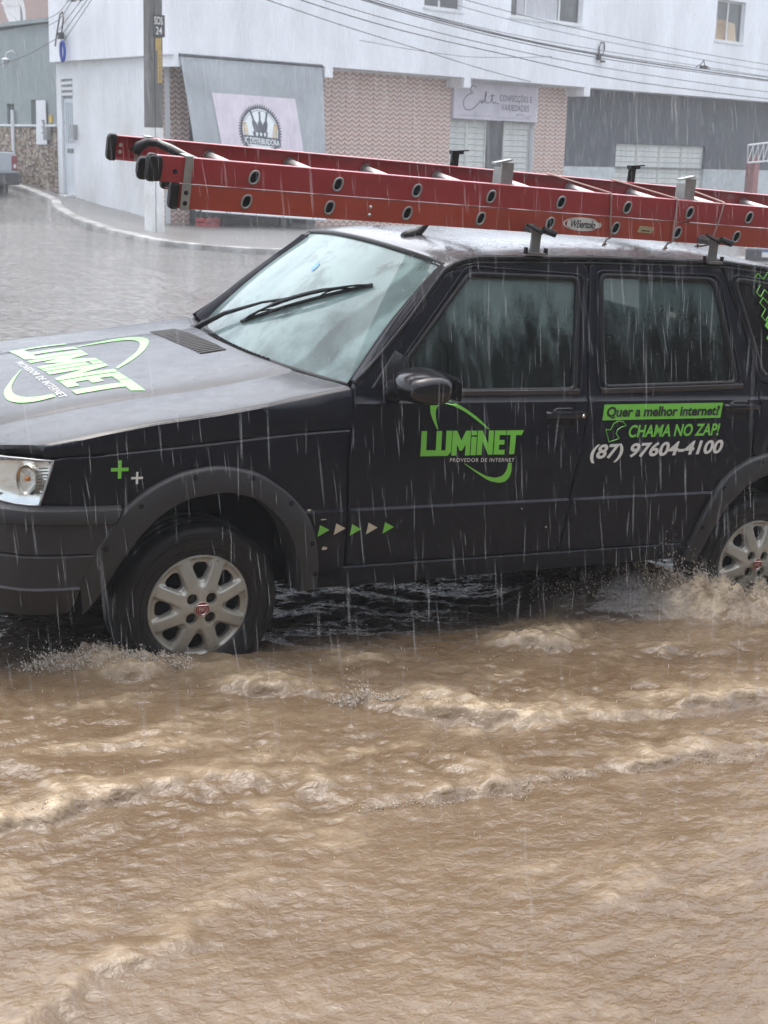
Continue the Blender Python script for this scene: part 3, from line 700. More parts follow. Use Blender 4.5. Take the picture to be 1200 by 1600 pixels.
mb = MB(); mb.box(-.764, -.756, CW-.2, CW+.2, .43, .56); bevel(build('number_plate', mb, WHITEV, car), .003)

# ---- tail: hatch, rear window, lamps, bumper
def rear_p(s, z): 
    x = float(np.interp(z, [.60,.92,1.05,1.37], [2.955,2.940,2.905,2.80])) + .035*(1-s*s); y0 = float(ys(min(x, 2.86), z))+.01
    return (x, CW + s*(CW-y0), z)
mb = MB(); mb.grid([[rear_p(s, z) for s in np.linspace(-1, 1, 17)] for z in (.60,.7,.8,.9,.96,1.02)]); tg = build('tailgate', mb, PAINT, car, smooth=40)
mb = MB(); mb.grid([[rear_p(s, z) for s in np.linspace(-1, 1, 17)] for z in (1.02,1.1,1.2,1.3,1.378)]); build('rear_window', mb, GLASS_Q, car, smooth=180)
for sg in (-1, 1):
    mb = MB(); mb.grid([[tuple(np.array(rear_p(sg*s, z)) + (.012, 0, 0)) for s in (.80,.86,.92,.985)] for z in (.66,.75,.85,.93)]); build('tail_lamp', mb, REDV, car, smooth=60)
mb = MB(); P = []
for s in np.linspace(-1, 1, 21):
    x = 2.965 + .05*(1-s**4) - .22*max(0, abs(s)-.92)/.08; y = CW + s*(CW+.045)
    P.append([(x-.03, y*1.0, .62), (x+.02, y, .61), (x+.03, y, .56), (x+.015, y, .50), (x+.02, y, .40), (x-.02, y, .33)])
mb.grid(P); build('rear_bumper', mb, PLASTIC, car, smooth=40)
mb = MB(); mb.box(2.985, 2.992, CW-.2, CW+.2, .72, .85); build('number_plate', mb, WHITEV, car)

# ---- dark tub, wheel-arch liners, cabin
mb = MB(); mb.box(-.62, .46, .24, 2*CW-.24, .27, .74); mb.box(.40, 2.93, .06, 2*CW-.06, .31, .345); mb.box(.36, .46, .06, 2*CW-.06, .335, .93)
mb.box(1.98, 2.90, .22, 2*CW-.22, .335, .60); mb.box(-.66, -.55, .10, 2*CW-.10, .30, .64); mb.box(2.80,2.90,.05,2*CW-.05,.335,.60)
build('underbody', mb, DARK, car)
for wx in (0, 2.361):
    for sd_ in (0, 1):
        P = [[(wx + .40*math.cos(a)*1.05, (y if not sd_ else 2*CW-y), .285 + .395*math.sin(a)) for a in np.linspace(.12, math.pi-.12, 25)] for y in (.0,.24)]
        mb = MB(); mb.grid(P); mb.poly([P[1][k] for k in range(25)]); build('arch_liner', mb, DARK, car, smooth=60)
mb = MB(); P = [[(x, y, .99 + .03*math.sin((y-CW)*6)*0 - .10*((x-.5)/.3)**2*(x > .5)) for y in np.linspace(.10, 2*CW-.10, 9)] for x in (.42,.5,.6,.7,.78)]
mb.grid(P); mb.box(.60, .80, .12, 2*CW-.12, .62, .90); build('dashboard', mb, mat('dash_grey', (.02,.02,.022), rough=.8), car, smooth=40)
def seat(x, y, w):
    mb = MB(); mb.box(x, x+.50, y-w, y+w, .42, .60)
    mb.obox((x+.55, y, .86), (.06,0,.02), (0,w,0), (-.09,0,.30)); mb.obox((x+.64, y, 1.245), (.045,0,.01), (0,min(w, .14),0), (-.02,0,.075))
    bevel(build('seat', mb, SEATM, car, smooth=180), .035, 3)
seat(.95, .38, .24); seat(.95, 2*CW-.38, .24); seat(1.78, CW, .60)
mb = MB(); a_ = [(.93 + .185*math.sin(t)*.45 , .38*1.0 + .185*math.cos(t), .93 + .185*math.sin(t)*.9) for t in np.linspace(0, 2*math.pi, 25)]
mb.tube(a_, .014, n=8, cap=False); mb.tube([(.93,.38,.93),(.80,.38,.85)], .02, n=8); mb.tube([(.93,.20,.93),(.93,.56,.93)], .015, n=6); build('steering_wheel', mb, TRIM, car, smooth=180)
P = [[tuple(np.array(roof_p(q, t)) - (0, 0, .035)) for q in (-.96,-.6,-.2,.2,.6,.96)] for t in np.linspace(.03, .97, 8)]
mb = MB(); mb.grid(P); build('headliner', mb, HEADL, car, smooth=180)
P = [[(x, float(ys(x, z))+.05, z) for x in (1.40,1.50)] for z in (.6,.98,1.2,1.43)]
mb = MB(); mb.grid(P); mirror(build('inner_pillar', mb, DARK, car))

# ---- rain beads standing on the paint and hanging from the rails
def beads(name, pos, r0, r1, m, parent):
    ico = bmesh.new(); bmesh.ops.create_icosphere(ico, subdivisions=1, radius=1); iv = np.array([v.co[:] for v in ico.verts]); iF = np.array([[v.index for v in f.verts] for f in ico.faces]); ico.free()
    V, F = [], []
    for k, (p, fl_) in enumerate(pos):
        r = r0 + (r1-r0)*random.random()**2.5; V.append(iv*np.array([r, r*fl_[0], r*fl_[1]]) + np.array(p)); F.append(iF + k*len(iv))
    me = bpy.data.meshes.new(name); me.from_pydata(np.concatenate(V).tolist(), [], np.concatenate(F).tolist()); me.update(); shade(me, 180)
    o = mesh_obj(name, me, m, parent); o['kind'] = 'stuff'; return o
BEAD = bpy.data.materials.new('water_bead'); BEAD.use_nodes = True
_b = BEAD.node_tree.nodes['Principled BSDF']; _b.inputs['Base Color'].default_value = (.9,.93,.95,1); _b.inputs['Roughness'].default_value = .03; _b.inputs['IOR'].default_value = 1.33; _b.inputs['Transmission Weight'].default_value = 1.
pos = []
for _ in range(900):
    x = random.uniform(.6, 2.1); z = random.choice((random.uniform(1.385, 1.425), random.uniform(1.0, 1.42), random.uniform(.45, .95)))
    inside = (.70 < x < 1.41 or 1.51 < x < 2.1) and .99 < z < 1.37
    pos.append(((x, float(ys(x, z)) - (.0005 if not inside else -.0105), z), (.5, random.uniform(.9, 1.8))))
beads('water_drops', pos, .0008, .0024, BEAD, car)
pos = []
for _ in range(700):
    a = random.random(); x, y, z = bonnet_p(random.choice((-1, 1))*random.random(), random.random()); pos.append(((x, y, z), (1, .45)))
for _ in range(500):
    x, y, z = roof_p(random.uniform(-1, 1), random.random()); pos.append(((x, y, z), (1, .45)))
beads('water_drops', pos, .0010, .0034, BEAD, car)

# ---- wheels
RH = .1785
def hubcap_mesh():
    mb = MB(); R = RH
    def dome(r): return .022 - .030*(r/R)**2.2
    def recess(x, z):
        r = math.hypot(x, z)/R; a = (math.atan2(z, x) - math.pi/2 - math.pi/8) % (math.pi/4); a = min(a, math.pi/4-a); dp = r*math.sin(a)
        s = lambda lo, hi, v: (lambda t: t*t*(3-2*t))(min(1, max(0, (v-lo)/(hi-lo))))
        return .0125*s(.100, .150, dp)*s(.37, .50, r)*(1-s(.88, .945, r))
    def cells(n, th_off, r0, r1, hole, depth, wall):
        for k in range(n):
            th = th_off + 2*math.pi*k/n; hw = math.pi/n; c = hole(th)[1]
            out = [(r0, th-hw+2*hw*i/14) for i in range(14)] + [(r0+(r1-r0)*i/12, th+hw) for i in range(12)] + [(r1, th+hw-2*hw*i/18) for i in range(18)] + [(r1-(r1-r0)*i/12, th-hw) for i in range(12)]
            O = np.array([(r*math.cos(a), r*math.sin(a)) for r, a in out]); ang = np.unwrap([math.atan2(p[1]-c[1], p[0]-c[0]) for p in O])
            H = np.array([hole(th)[0](a) for a in ang]); N = len(O); P = []
            ks = (0,.1,.2,.3,.4,.5,.6,.7,.8,.9,1.0)
            for q in ks:
                X = O + (H-O)*q; r = np.hypot(X[:, 0], X[:, 1])
                sm = np.clip((q-.50)/.5, 0, 1); sm = sm*sm*(3-2*sm)
                edge_keep = 1.0
                P.append([(x, -(dome(rr) - depth*sm - recess(x, z)), z) for (x, z), rr in zip(X, r)])
            P.append([(x*1.0, -(dome(math.hypot(x, z)) - depth - recess(x, z) - wall), z) for x, z in H])
            P = np.array(P); P = np.concatenate([P, P[:, :1]], 1); mb.grid(P, flip=True)
    def tri_hole(th):
        c = (.690*R*math.cos(th), .690*R*math.sin(th))
        def f(a):
            u = a-th      # 0 points outwards
            rr = R*(.160 + .020*math.cos(3*u + math.pi) * 1.0 + .004*math.cos(u))
            rr *= 1 - .10*abs(math.sin(u))**2 + .0
            return (c[0]+rr*math.cos(a), c[1]+rr*math.sin(a))
        return f, c
    cells(8, math.pi/2, .47*R, .95*R, tri_hole, .003, .02)
    def bolt_hole(th):
        c = (.258*R*math.cos(th), .258*R*math.sin(th)); return (lambda a: (c[0]+.106*R*math.cos(a), c[1]+.106*R*math.sin(a))), c
    cells(4, math.pi/4, .13*R, .47*R, bolt_hole, .002, .018)
    mb.lathe([(0, -dome(0)-.001), (.07*R, -dome(0)-.001), (.13*R, -dome(.13*R))], 40)
    mb.lathe([(.95*R, -dome(.95*R)), (.97*R, -dome(.97*R)), (.99*R, -dome(R)+.003), (1.0*R, -dome(R)+.009), (.99*R, .02)], 64)
    return mb
me_hub = None
def wheel(x, far, rot):
    wmb = MB(); wmb.lathe([(0,.055),(.10,.05),(.155,.030),(.17,.015),(.172,.15),(.10,.17),(0,.17)], 40)
    w = build('wheel', wmb, DARK, car, smooth=40)
    tm = MB(); tm.lathe([(.172,.012),(.180,.000),(.195,-.006),(.225,-.011),(.250,-.009),(.264,-.002),(.273,.010),(.2775,.025),(.2775,.045),(.271,.047),(.271,.053),(.278,.055),(.278,.080),(.271,.082),(.271,.090),(.278,.092),(.278,.118),(.271,.120),(.271,.126),(.2775,.128),(.275,.155),(.262,.172),(.22,.176),(.172,.165)], 72)
    ty = build('tyre', tm, RUBBER, w, smooth=40)
    for r in (.205, .238):
        m2 = MB(); m2.tube([(r*math.cos(a), -.0085 - (.003 if r > .22 else .0), r*math.sin(a)) for a in np.linspace(0, 2*math.pi, 61)], .0016, n=5, cap=False); build('sidewall_rib', m2, RUBBER, w, smooth=180)
    hc = build('hubcap', hubcap_mesh(), HUB, w, smooth=40, merge=2e-5)
    m3 = MB(); m3.lathe([(0,-.0262),(.0225,-.0255),(.0235,-.0245)], 32); build('hub_emblem', m3, REDV, w, smooth=60)
    m3 = MB(); m3.tube([(.0245*math.cos(a), -.0245, .0245*math.sin(a)) for a in np.linspace(0, 2*math.pi, 33)], .0018, n=6, cap=False); build('emblem_ring', m3, mat('emblem_ring', (.55,.45,.33), rough=.3, metal=.9), w, smooth=180)
    sh = [(-.018,.014),(.018,.014),(.016,-.005),(.009,-.015),(0,-.019),(-.009,-.015),(-.016,-.005)]
    m3 = MB(); m3.tube([(a, -.0266, b) for a, b in sh+sh[:1]], .0009, n=4); build('emblem_shield', m3, CHROME, w)
    v, f = text_geo('FIAT', offset=.01); v = np.stack([-.0115+v[:, 0]*.023, -.006+v[:, 1]*.014], 1); film('emblem_lettering', v, f, lambda a, b: (a, -.0268, b), mat('emblem_silver', (.6,.6,.6), rough=.3, metal=.7), w)
    for k in range(8):      # maker's mark slots on the spokes
        a = math.pi/2 + math.pi/8 + k*math.pi/4; u = np.array((math.cos(a), 0, math.sin(a))); p = np.array((-math.sin(a), 0, math.cos(a)))
        m4 = MB()
        for dd in (-.004, .004): m4.obox(u*.148 + p*(.010+dd) + np.array((0, .0022, 0)), u*.013, p*.0011, np.array((0, .0012, 0)))
        build('spoke_mark', m4, DARK, w)
    for k in range(4):
        a = math.pi/4 + k*math.pi/2; c = (.258*RH*math.cos(a), .004, .258*RH*math.sin(a))
        m4 = MB(); m4.lathe([(0,-.008),(.006,-.008),(.0065,0)], 6, c=c); m4.lathe([(0,.004),(.02,.004)], 16, c=c); build('wheel_bolt', m4, mat('bolt_rust', (.06,.045,.035), rough=.7), w)
    root = [w]
    w.location = (x, 0, .285)
    w.rotation_euler = (0, rot, 0)
    if far:
        w.location = (x, 2*CW, .285); w.rotation_euler = (0, rot, math.pi)
    return w
wheel(0, False, 0.0); wheel(2.361, False, .06)
wheel(0, True, .4); wheel(2.361, True, .9)

# ---- roof rack (part of the car)
RACKM = mat('rack_steel', (.20,.205,.20), rough=.5, metal=.5, var=.6, var2=(.10,.09,.08), vscale=30)
rk = MB(); rk.tube([(1.236,.16,1.532),(1.236,2*CW-.16,1.552)], .016, n=8)
rack = build('roof_rack', rk, RACKM, car, smooth=40)
for x in (1.236, 2.043):
    if x > 2: rk = MB(); rk.tube([(x,.16,1.526),(x,2*CW-.16,1.552)], .016, n=8); build('cross_bar', rk, RACKM, rack, smooth=40)
    for yy, s_ in ((.142, 1), (2*CW-.142, -1)):
        rk = MB(); rk.obox((x, yy, 1.492), (.019,0,0), (0,.004,0), (0,0,.046)); rk.obox((x, yy-.012*s_, 1.449), (.034,0,0), (0,.016,0), (0,0,.005))
        build('rack_foot', rk, RACKM, rack)
        rk = MB()
        for dx in (-.040, .044): rk.tube([(x+dx, yy-.006*s_, 1.448), (x+dx, yy-.006*s_, 1.470)], .0075, n=6)
        rk.tube([(x+.012, yy-.02*s_, 1.535), (x+.060, yy-.03*s_, 1.522)], .012, n=8); rk.tube([(x-.05, yy-.01*s_, 1.548), (x+.015, yy-.015*s_, 1.522)], .006, n=6)
        build('rack_clamp', rk, TRIM, rack, smooth=40)
for x, yy, h, mm, tall in ((1.165,.262,1.748,STEEL,1),(1.99,.262,1.742,STEEL,1)):
    rk = MB(); w = .024
    rk.obox((x, yy, (1.535+h)/2), (w,0,-.0), (0,.003,0), (0,0,(h-1.535)/2)); rk.obox((x-w+.003, yy+.026, (1.535+h)/2-.01), (.003,0,0), (0,.026,0), (0,0,(h-1.535)/2-.01))
    rk.obox((x-.026, yy, h+.002), (.034,0,.008), (0,.014,0), (0,0,.003)); build('rack_upright', rk, mm, rack)
for x in (1.150, 1.97):
    rk = MB(); rk.obox((x, .60, 1.65), (.016,0,0), (0,.004,0), (0,0,.108)); rk.obox((x+.006, .60, 1.760), (.024,0,.002), (0,.012,0), (0,0,.007)); rk.obox((x+.036, .60, 1.768), (.018,0,.002), (0,.010,0), (0,0,.0025)); build('rack_upright', rk, TRIM, rack)

# ================================================================== LADDER
lad = thing('extension_ladder', 'long red fibreglass extension ladder with silver rungs lying along the car roof', 'ladder')
LROT = Matrix.Rotation(.0244, 3, 'Z') @ Matrix.Rotation(.0121, 3, 'Y') @ Matrix.Rotation(.105, 3, 'X')
LM = TILT.to_4x4() @ Matrix.Translation((.1585,.1615,1.6427)) @ LROT.to_4x4()
lad.matrix_world = LM
LADW = .372; LEND = 3.95
def channel(x0, x1, z0, z1, y, inward, dep=.022, t=.004):
    """C-section rail: web at y, flanges turned inward"""
    s_ = inward; prof = [(y, z0), (y + s_*dep, z0), (y + s_*dep, z0+t), (y + s_*t, z0+t+.002), (y + s_*t, z1-t-.002), (y + s_*dep, z1-t), (y + s_*dep, z1), (y, z1)]
    if s_ < 0: prof = prof[::-1]
    n = len(prof); mb = MB(); XS = np.linspace(x0, x1, 40); P = []
    for x in XS: P.append([(x, a, b) for a, b in prof + prof[:1]])
    mb.grid(P, flip=True); mb.poly([P[0][k] for k in range(n)]); mb.poly([P[-1][k] for k in range(n)][::-1]); return mb
UZ, LZ = (-.0345,.0435), (-.1135,-.0385)
for yy, s_ in ((0., 1), (LADW, -1)):
    o = build('upper_rail', channel(-.345, LEND, UZ[0], UZ[1], yy, s_), RED_A, lad, smooth=30); bevel(o, .002, 2)
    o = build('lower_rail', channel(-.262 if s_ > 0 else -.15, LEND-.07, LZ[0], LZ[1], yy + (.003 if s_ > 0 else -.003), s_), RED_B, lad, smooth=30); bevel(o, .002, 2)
    # black end boots
    for x, zz, dx in ((-.345, UZ, .012), (-.262 if s_ > 0 else -.15, LZ, .010)):
        mb = MB(); zc = sum(zz)/2; h = (zz[1]-zz[0])/2+.003
        P = []
        for k, (xx, sc) in enumerate(((x-.012, .70), (x-.008, .92), (x-.002, 1.0), (x+.014, 1.0), (x+.015, .97))):
            P.append([(xx, yy + s_*.010 + a*.0135*sc, zc + b*h*sc) for a, b in rnd_poly([(-1,-1),(1,-1),(1,1),(-1,1)], .35, 4)])
            P[-1].append(P[-1][0])
        mb.grid(P); mb.poly(P[0][:-1]); build('end_boot', mb, RUBBER, lad, smooth=50)
def ring(cx, cz, y, rx, rz, lean):
    pts = []
    for a in np.linspace(0, 2*math.pi, 25):
        x, z = rx*math.copysign(abs(math.cos(a))**.85, math.cos(a)), rz*math.copysign(abs(math.sin(a))**.85, math.sin(a))
        pts.append((cx + x + lean*z, y, cz + z))
    return pts
for k in range(0, 13):
    for sec, (x, z, y0) in enumerate(((k*.300, 0.0, 0.0), (-.0145 + k*.2965, -.0775, .003))):
        mb = MB(); P = []
        cs = [(.0135*math.cos(a), .0165*math.sin(a)) for a in np.linspace(0, 2*math.pi, 17)]
        cs = [(a*(1+.05*(i % 2)), b*(1+.05*(i % 2))) for i, (a, b) in enumerate(cs)]
        for y in (y0+.004, LADW-.004): P.append([(x+a, y, z+b) for a, b in cs])
        mb.grid(P); rg = build('rung', mb, ALU, lad, smooth=25)
        for y, d in ((y0-.0015, -1), (LADW - y0 + .0015, 1)):
            mb = MB(); r_ = ring(x, z, y, .0155, .0205, .18); mb.tube(r_, .0037, n=6, cap=False, up=(0, 1, .01)); build('rung_end', mb, STEEL, rg, smooth=180)
            mb = MB(); mb.poly([(a, y-.0003*d, b) for a, b, in [(p[0], p[2]) for p in r_[:-1]]]); build('rung_hollow', mb, DARK, rg)
        if sec == 0 and k < 12:
            mb = MB(); mb.lathe([(.022,.0),(.022,.010),(.0165,.014)], 20, c=(x, LADW-.018, z)); build('rung_collar', mb, ALU, rg, smooth=50)
# front fittings on the near side: black pulley boot, steel bracket, hook
mb = MB(); P = []
for xx, sc in ((-.356,.6),(-.353,.9),(-.345,1.),(-.324,1.),(-.316,.96),(-.312,.7),(-.310,.3)):
    P.append([(xx, -.002 + a*.009*min(1, sc+.2), .004 + b*.0385*sc) for a, b in rnd_poly([(-1,-1),(1,-1),(1,1),(-1,1)], .5, 4)]); P[-1].append(P[-1][0])
mb.grid(P); mb.poly(P[0][:-1]); mb.poly(P[-1][:-1][::-1]); build('pulley_boot', mb, RUBBER, lad, smooth=60)
mb = MB(); P = []
for xx, sc in ((-.372,.4),(-.368,.85),(-.360,1.),(-.345,1.)):
    P.append([(xx-.0, .045 + a*.010, -.006 + b*.034*sc) for a, b in rnd_poly([(-1,-1),(1,-1),(1,1),(-1,1)], .5, 4)]); P[-1].append(P[-1][0])
mb.grid(P); mb.poly(P[0][:-1]); build('pulley_boot', mb, RUBBER, lad, smooth=60)
for x in (-.285, -.245): 
    mb = MB(); mb.lathe([(0,-.003),(.007,-.002),(.008,.001)], 14, c=(x+.02, -.001, -.002)); build('rivet', mb, TRIM, lad, smooth=60)
mb = MB(); B = -.0035
mb.box(-.238, -.212, B-.002, B, -.035, .047); mb.box(-.238, -.212, B-.002, .045, .0465, .049); mb.box(-.240, -.210, B-.0045, B-.0005, -.1155, -.034); bevel(build('steel_bracket', mb, STEEL, lad), .0012)
for z in (-.062, -.094):
    mb = MB(); mb.lathe([(0,-.004),(.006,-.0035),(.008,-.001),(.0085,.002)], 14, c=(-.225, B-.003, z)); build('rivet', mb, TRIM, lad, smooth=60)
# rung lock hook on the far rail
mb = MB(); yh = LADW-.045
pts = [(-.275, yh, -.004), (-.262, yh, .018), (-.235, yh, .034), (-.205, yh-.01, .034), (-.165, yh-.03, .018), (-.120, yh-.06, .000), (-.080, yh-.09, -.012)]
mb.tube(pts, [.018,.018,.014,.011,.010,.010,.009], n=10); build('rung_lock', mb, TRIM, lad, smooth=180)
mb = MB(); mb.tube([(-.205, yh-.008, .040), (-.165, yh-.03, .030), (-.120, yh-.062, .012), (-.075, yh-.09, -.002)], .009, n=6); build('rung_lock_arm', mb, STEEL, lad, smooth=180)
mb = MB(); mb.box(-.275, -.235, yh-.004, yh, -.030, -.008); build('lock_plate', mb, STEEL, lad)
mb = MB(); mb.box(-.238, -.212, LADW-.036, LADW+.002, .0465, .050); build('steel_bracket', mb, STEEL, lad)
for z in (.012, -.010):
    mb = MB(); mb.lathe([(0,-.003),(.006,-.002),(.007,.001)], 14, c=(-.31, LADW-.006, z)); build('rivet', mb, ALU, lad, smooth=60)
for z in (-.066, -.092):
    mb = MB(); mb.lathe([(0,-.003),(.0045,-.002),(.006,.001)], 12, c=(.435, .001, z)); build('rivet', mb, ALU, lad, smooth=60)
# maker's oval label and the small cream plate
LBY = .0022
def ell(cx, cz, a, b, n=40): return [(cx + a*math.cos(t), cz + b*math.sin(t)) for t in np.linspace(0, 2*math.pi, n, endpoint=False)]
fl_ = lambda off: (lambda a, b: (a, LBY - off, b))
v, f = polys([ell(1.316, -.072, .0865, .0245)]); lb = film('maker_label', v, f, fl_(.0), WHITEV, lad)
v, f = polys([[(1.316+.080*math.cos(t), -.072+.0205*math.sin(t)) for t in np.linspace(.55*math.pi, 1.45*math.pi, 20)] + [(1.316-.058+.012*math.cos(t), -.072+.016*math.sin(t)) for t in np.linspace(1.5*math.pi, .5*math.pi, 12)]]); film('label_red_end', v, f, fl_(.0006), REDV, lb)
v, f = polys([[(1.316-.080*math.cos(t), -.072+.0205*math.sin(t)) for t in np.linspace(.55*math.pi, 1.45*math.pi, 20)] + [(1.316+.066-.012*math.cos(t), -.072+.016*math.sin(t)) for t in np.linspace(1.5*math.pi, .5*math.pi, 12)]]); film('label_red_end', v, f, fl_(.0006), REDV, lb)
v, f = text_geo('WBertolo', offset=.012, shear=.15, spacing=.92); v = np.stack([1.262+v[:, 0]*.112, -.0855+v[:, 1]*.0275], 1); film('label_lettering', v, f, fl_(.0012), BLACKV, lb)
v, f = polys([[(1.572,-.086),(1.642,-.088),(1.648,-.064),(1.580,-.062)]]); cl = film('cream_label', v, f, fl_(0.), mat('label_cream', (.42,.36,.20), rough=.5, var=.6, var2=(.25,.19,.1), vscale=60), lad)
v, f = polys([[(1.590,-.081),(1.630,-.082),(1.632,-.078),(1.592,-.077)]]); film('label_print', v, f, fl_(.0006), BLACKV, cl)

# ropes tying it down
def rope(lab, P, tail=None):
    q = [LM @ Vector(p) for p in P]; pts = []
    for a, b in zip(q[:-1], q[1:]):
        for t in np.linspace(0, 1, 7)[:-1]: pts.append(tuple(a.lerp(b, t)))
    pts.append(tuple(q[-1]))
    mb = MB(); mb.tube(pts, .0032, n=7)
    k = q[-2].lerp(q[-1], .75); mb.tube([tuple(k + Vector((0, -.004, .009))), tuple(k + Vector((.004, -.006, 0))), tuple(k + Vector((0, -.004, -.009)))], [.003, .007, .003], n=7)
    return tag(build('rope', mb, ROPEM, None, smooth=180), lab, 'rope', 'ropes tying the ladder to the rack')
rope('pinkish rope tied over the ladder just right of the oval maker label', [(1.395,.378,-.02),(1.395,.376,.046),(1.41,.0,.048),(1.413,-.006,.042),(1.43,-.006,-.04),(1.45,-.004,-.112),(1.452,.02,-.125),(1.448,.03,-.150)])
rope('pinkish rope tied over the ladder just right of the cream label', [(1.705,.378,-.02),(1.705,.376,.046),(1.722,.0,.048),(1.726,-.006,.042),(1.734,-.006,-.04),(1.742,-.004,-.112),(1.744,.02,-.125),(1.738,.03,-.150)])
rope('pinkish rope tied over the ladder above the rear rack foot', [(2.045,.378,-.02),(2.045,.376,.046),(1.962,.0,.048),(1.955,-.006,.042),(1.945,-.006,-.04),(1.932,-.004,-.112),(1.915,.02,-.125),(1.89,.03,-.13)])

pos = [((random.uniform(-.25, 2.4), random.uniform(.001, .018), LZ[0]-.004), (1, random.uniform(1.2, 2.2))) for _ in range(46)] + [((random.uniform(-.33, 2.4), random.uniform(.002, .02), UZ[1]+.0005), (1, .5)) for _ in range(160)]
beads('water_drops', pos, .0014, .0040, BEAD, lad)

# ================================================================== GROUND AND FLOOD WATER
def gy(y): return np.interp(y, [-60,-4,3,24,40,300], [-.30,-.218,.1635,.46,1.9,3.5])
def g(x, y): return -.046*np.clip(x, -60, 60) + gy(y)
def axis_pts(lo, hi, f0, f1, fine, grow=1.14, maxs=6.):
    a = list(np.arange(f0, f1+1e-6, fine)); s = fine; x = a[-1]
    while x < hi: s = min(s*grow, maxs); x += s; a.append(x)
    s = fine; x = a[0]; b = []
    while x > lo: s = min(s*grow, maxs); x -= s; b.append(x)
    return np.array(b[::-1] + a)
def fast_grid(name, xs, ys_, zf, mats, attrs=None, dxy=None):
    X, Y = np.meshgrid(xs, ys_, indexing='ij'); Z = zf(X, Y); V = np.stack([X, Y, Z], -1)
    if dxy is not None: V[..., 0] += dxy[0](X, Y); V[..., 1] += dxy[1](X, Y)
    a, b = X.shape; idx = np.arange(a*b).reshape(a, b)
    F = np.stack([idx[:-1, :-1], idx[1:, :-1], idx[1:, 1:], idx[:-1, 1:]], -1).reshape(-1, 4)
    me = bpy.data.meshes.new(name); me.vertices.add(a*b); me.vertices.foreach_set('co', V.reshape(-1).astype(np.float32))
    n = len(F); me.loops.add(n*4); me.loops.foreach_set('vertex_index', F.reshape(-1).astype(np.int32))
    me.polygons.add(n); me.polygons.foreach_set('loop_start', np.arange(0, n*4, 4, dtype=np.int32))
    me.update(calc_edges=True); me.polygons.foreach_set('use_smooth', np.ones(n, bool))
    for k, fn in (attrs or {}).items():
        at = me.attributes.new(k, 'FLOAT', 'POINT'); at.data.foreach_set('value', fn(X, Y).reshape(-1).astype(np.float32))
    return mesh_obj(name, me, mats)

ASPH = mat('wet_street', (.09,.088,.085), rough=.3, var=.6, vscale=.8, bump=.3, bscale=9)
fast_grid('street', axis_pts(-300, 300, -6, 30, 1.0), axis_pts(-60, 400, -6, 45, 1.0), lambda X, Y: g(X, Y), ASPH)['kind'] = 'structure'

def gnoise(x, y, seed=0):
    xi = np.floor(x).astype(np.int64); yi = np.floor(y).astype(np.int64); xf = x-xi; yf = y-yi
    def grad(i, j, dx, dy):
        h = (i*374761393 + j*668265263 + seed*1442695041) & 0x7fffffff; h = ((h ^ (h >> 13))*1274126177) & 0x7fffffff; h = h ^ (h >> 16)
        a = (h % 6283)/1000.; return np.cos(a)*dx + np.sin(a)*dy
    u = xf**3*(xf*(xf*6-15)+10); v = yf**3*(yf*(yf*6-15)+10)
    n0 = grad(xi, yi, xf, yf)*(1-u) + grad(xi+1, yi, xf-1, yf)*u; n1 = grad(xi, yi+1, xf, yf-1)*(1-u) + grad(xi+1, yi+1, xf-1, yf-1)*u
    return (n0*(1-v) + n1*v)*1.5
def fbm(x, y, seed, o=4, gain=.5):
    s = 0; a = 1; 
    for k in range(o): s = s + a*gnoise(x, y, seed+k*17); x = x*2.03; y = y*2.03; a *= gain
    return s
def sstep(a, b, x): t = np.clip((x-a)/(b-a), 0, 1); return t*t*(3-2*t)
def crest(X, Y, pl, A, wf, wn, seed, lump=.55, lf=5., trough=.45):
    """standing wave along a polyline: long back away from the kerb, steep face towards the camera"""
    p = np.array(pl, float); best = np.full(X.shape, 9.); sd_ = np.full(X.shape, 9.); along = np.zeros(X.shape); L0 = 0; tot = np.hypot(*np.diff(p, axis=0).T).sum()
    for a, b in zip(p[:-1], p[1:]):
        d = b-a; L = np.hypot(*d); t = np.clip(((X-a[0])*d[0]+(Y-a[1])*d[1])/L**2, 0, 1)
        qx, qy = X-(a[0]+t*d[0]), Y-(a[1]+t*d[1]); r = np.hypot(qx, qy); s = np.sign(d[0]*qy - d[1]*qx)
        m = r < best; best = np.where(m, r, best); sd_ = np.where(m, s*r, sd_); along = np.where(m, (L0 + t*L)/tot, along); L0 += L
    sd_ = sd_ + .026*gnoise(X*14, Y*14, seed+3) + .045*gnoise(X*5, Y*5, seed+6) + .05*gnoise(X*2, Y*2, seed+4)
    h = np.where(sd_ > 0, np.exp(-(sd_/wf)**2), np.exp(-(sd_/wn)**2))
    e = sstep(0, .12, along)*sstep(0, .12, 1-along)*(.25+.75*sstep(-.45, .25, gnoise(X*1.9, Y*1.9, seed+50) + .5*gnoise(X*4.3, Y*4.3, seed+51))); amp = 1.12*e*(1 + lump*gnoise(X*lf, Y*lf*.8, seed) + lump*.5*gnoise(X*lf*2.6, Y*lf*2.3, seed+9))
    tr = np.exp(-((sd_+wn*2.2)/(wn*1.6))**2)
    return A*amp*(h - trough*tr), np.clip(amp, 0, 2)*np.where(sd_ > 0, np.exp(-(sd_/.085)**2), np.exp(-(sd_/.022)**2)), np.clip(amp, 0, 2)*np.exp(-((sd_)/(.05))**2)
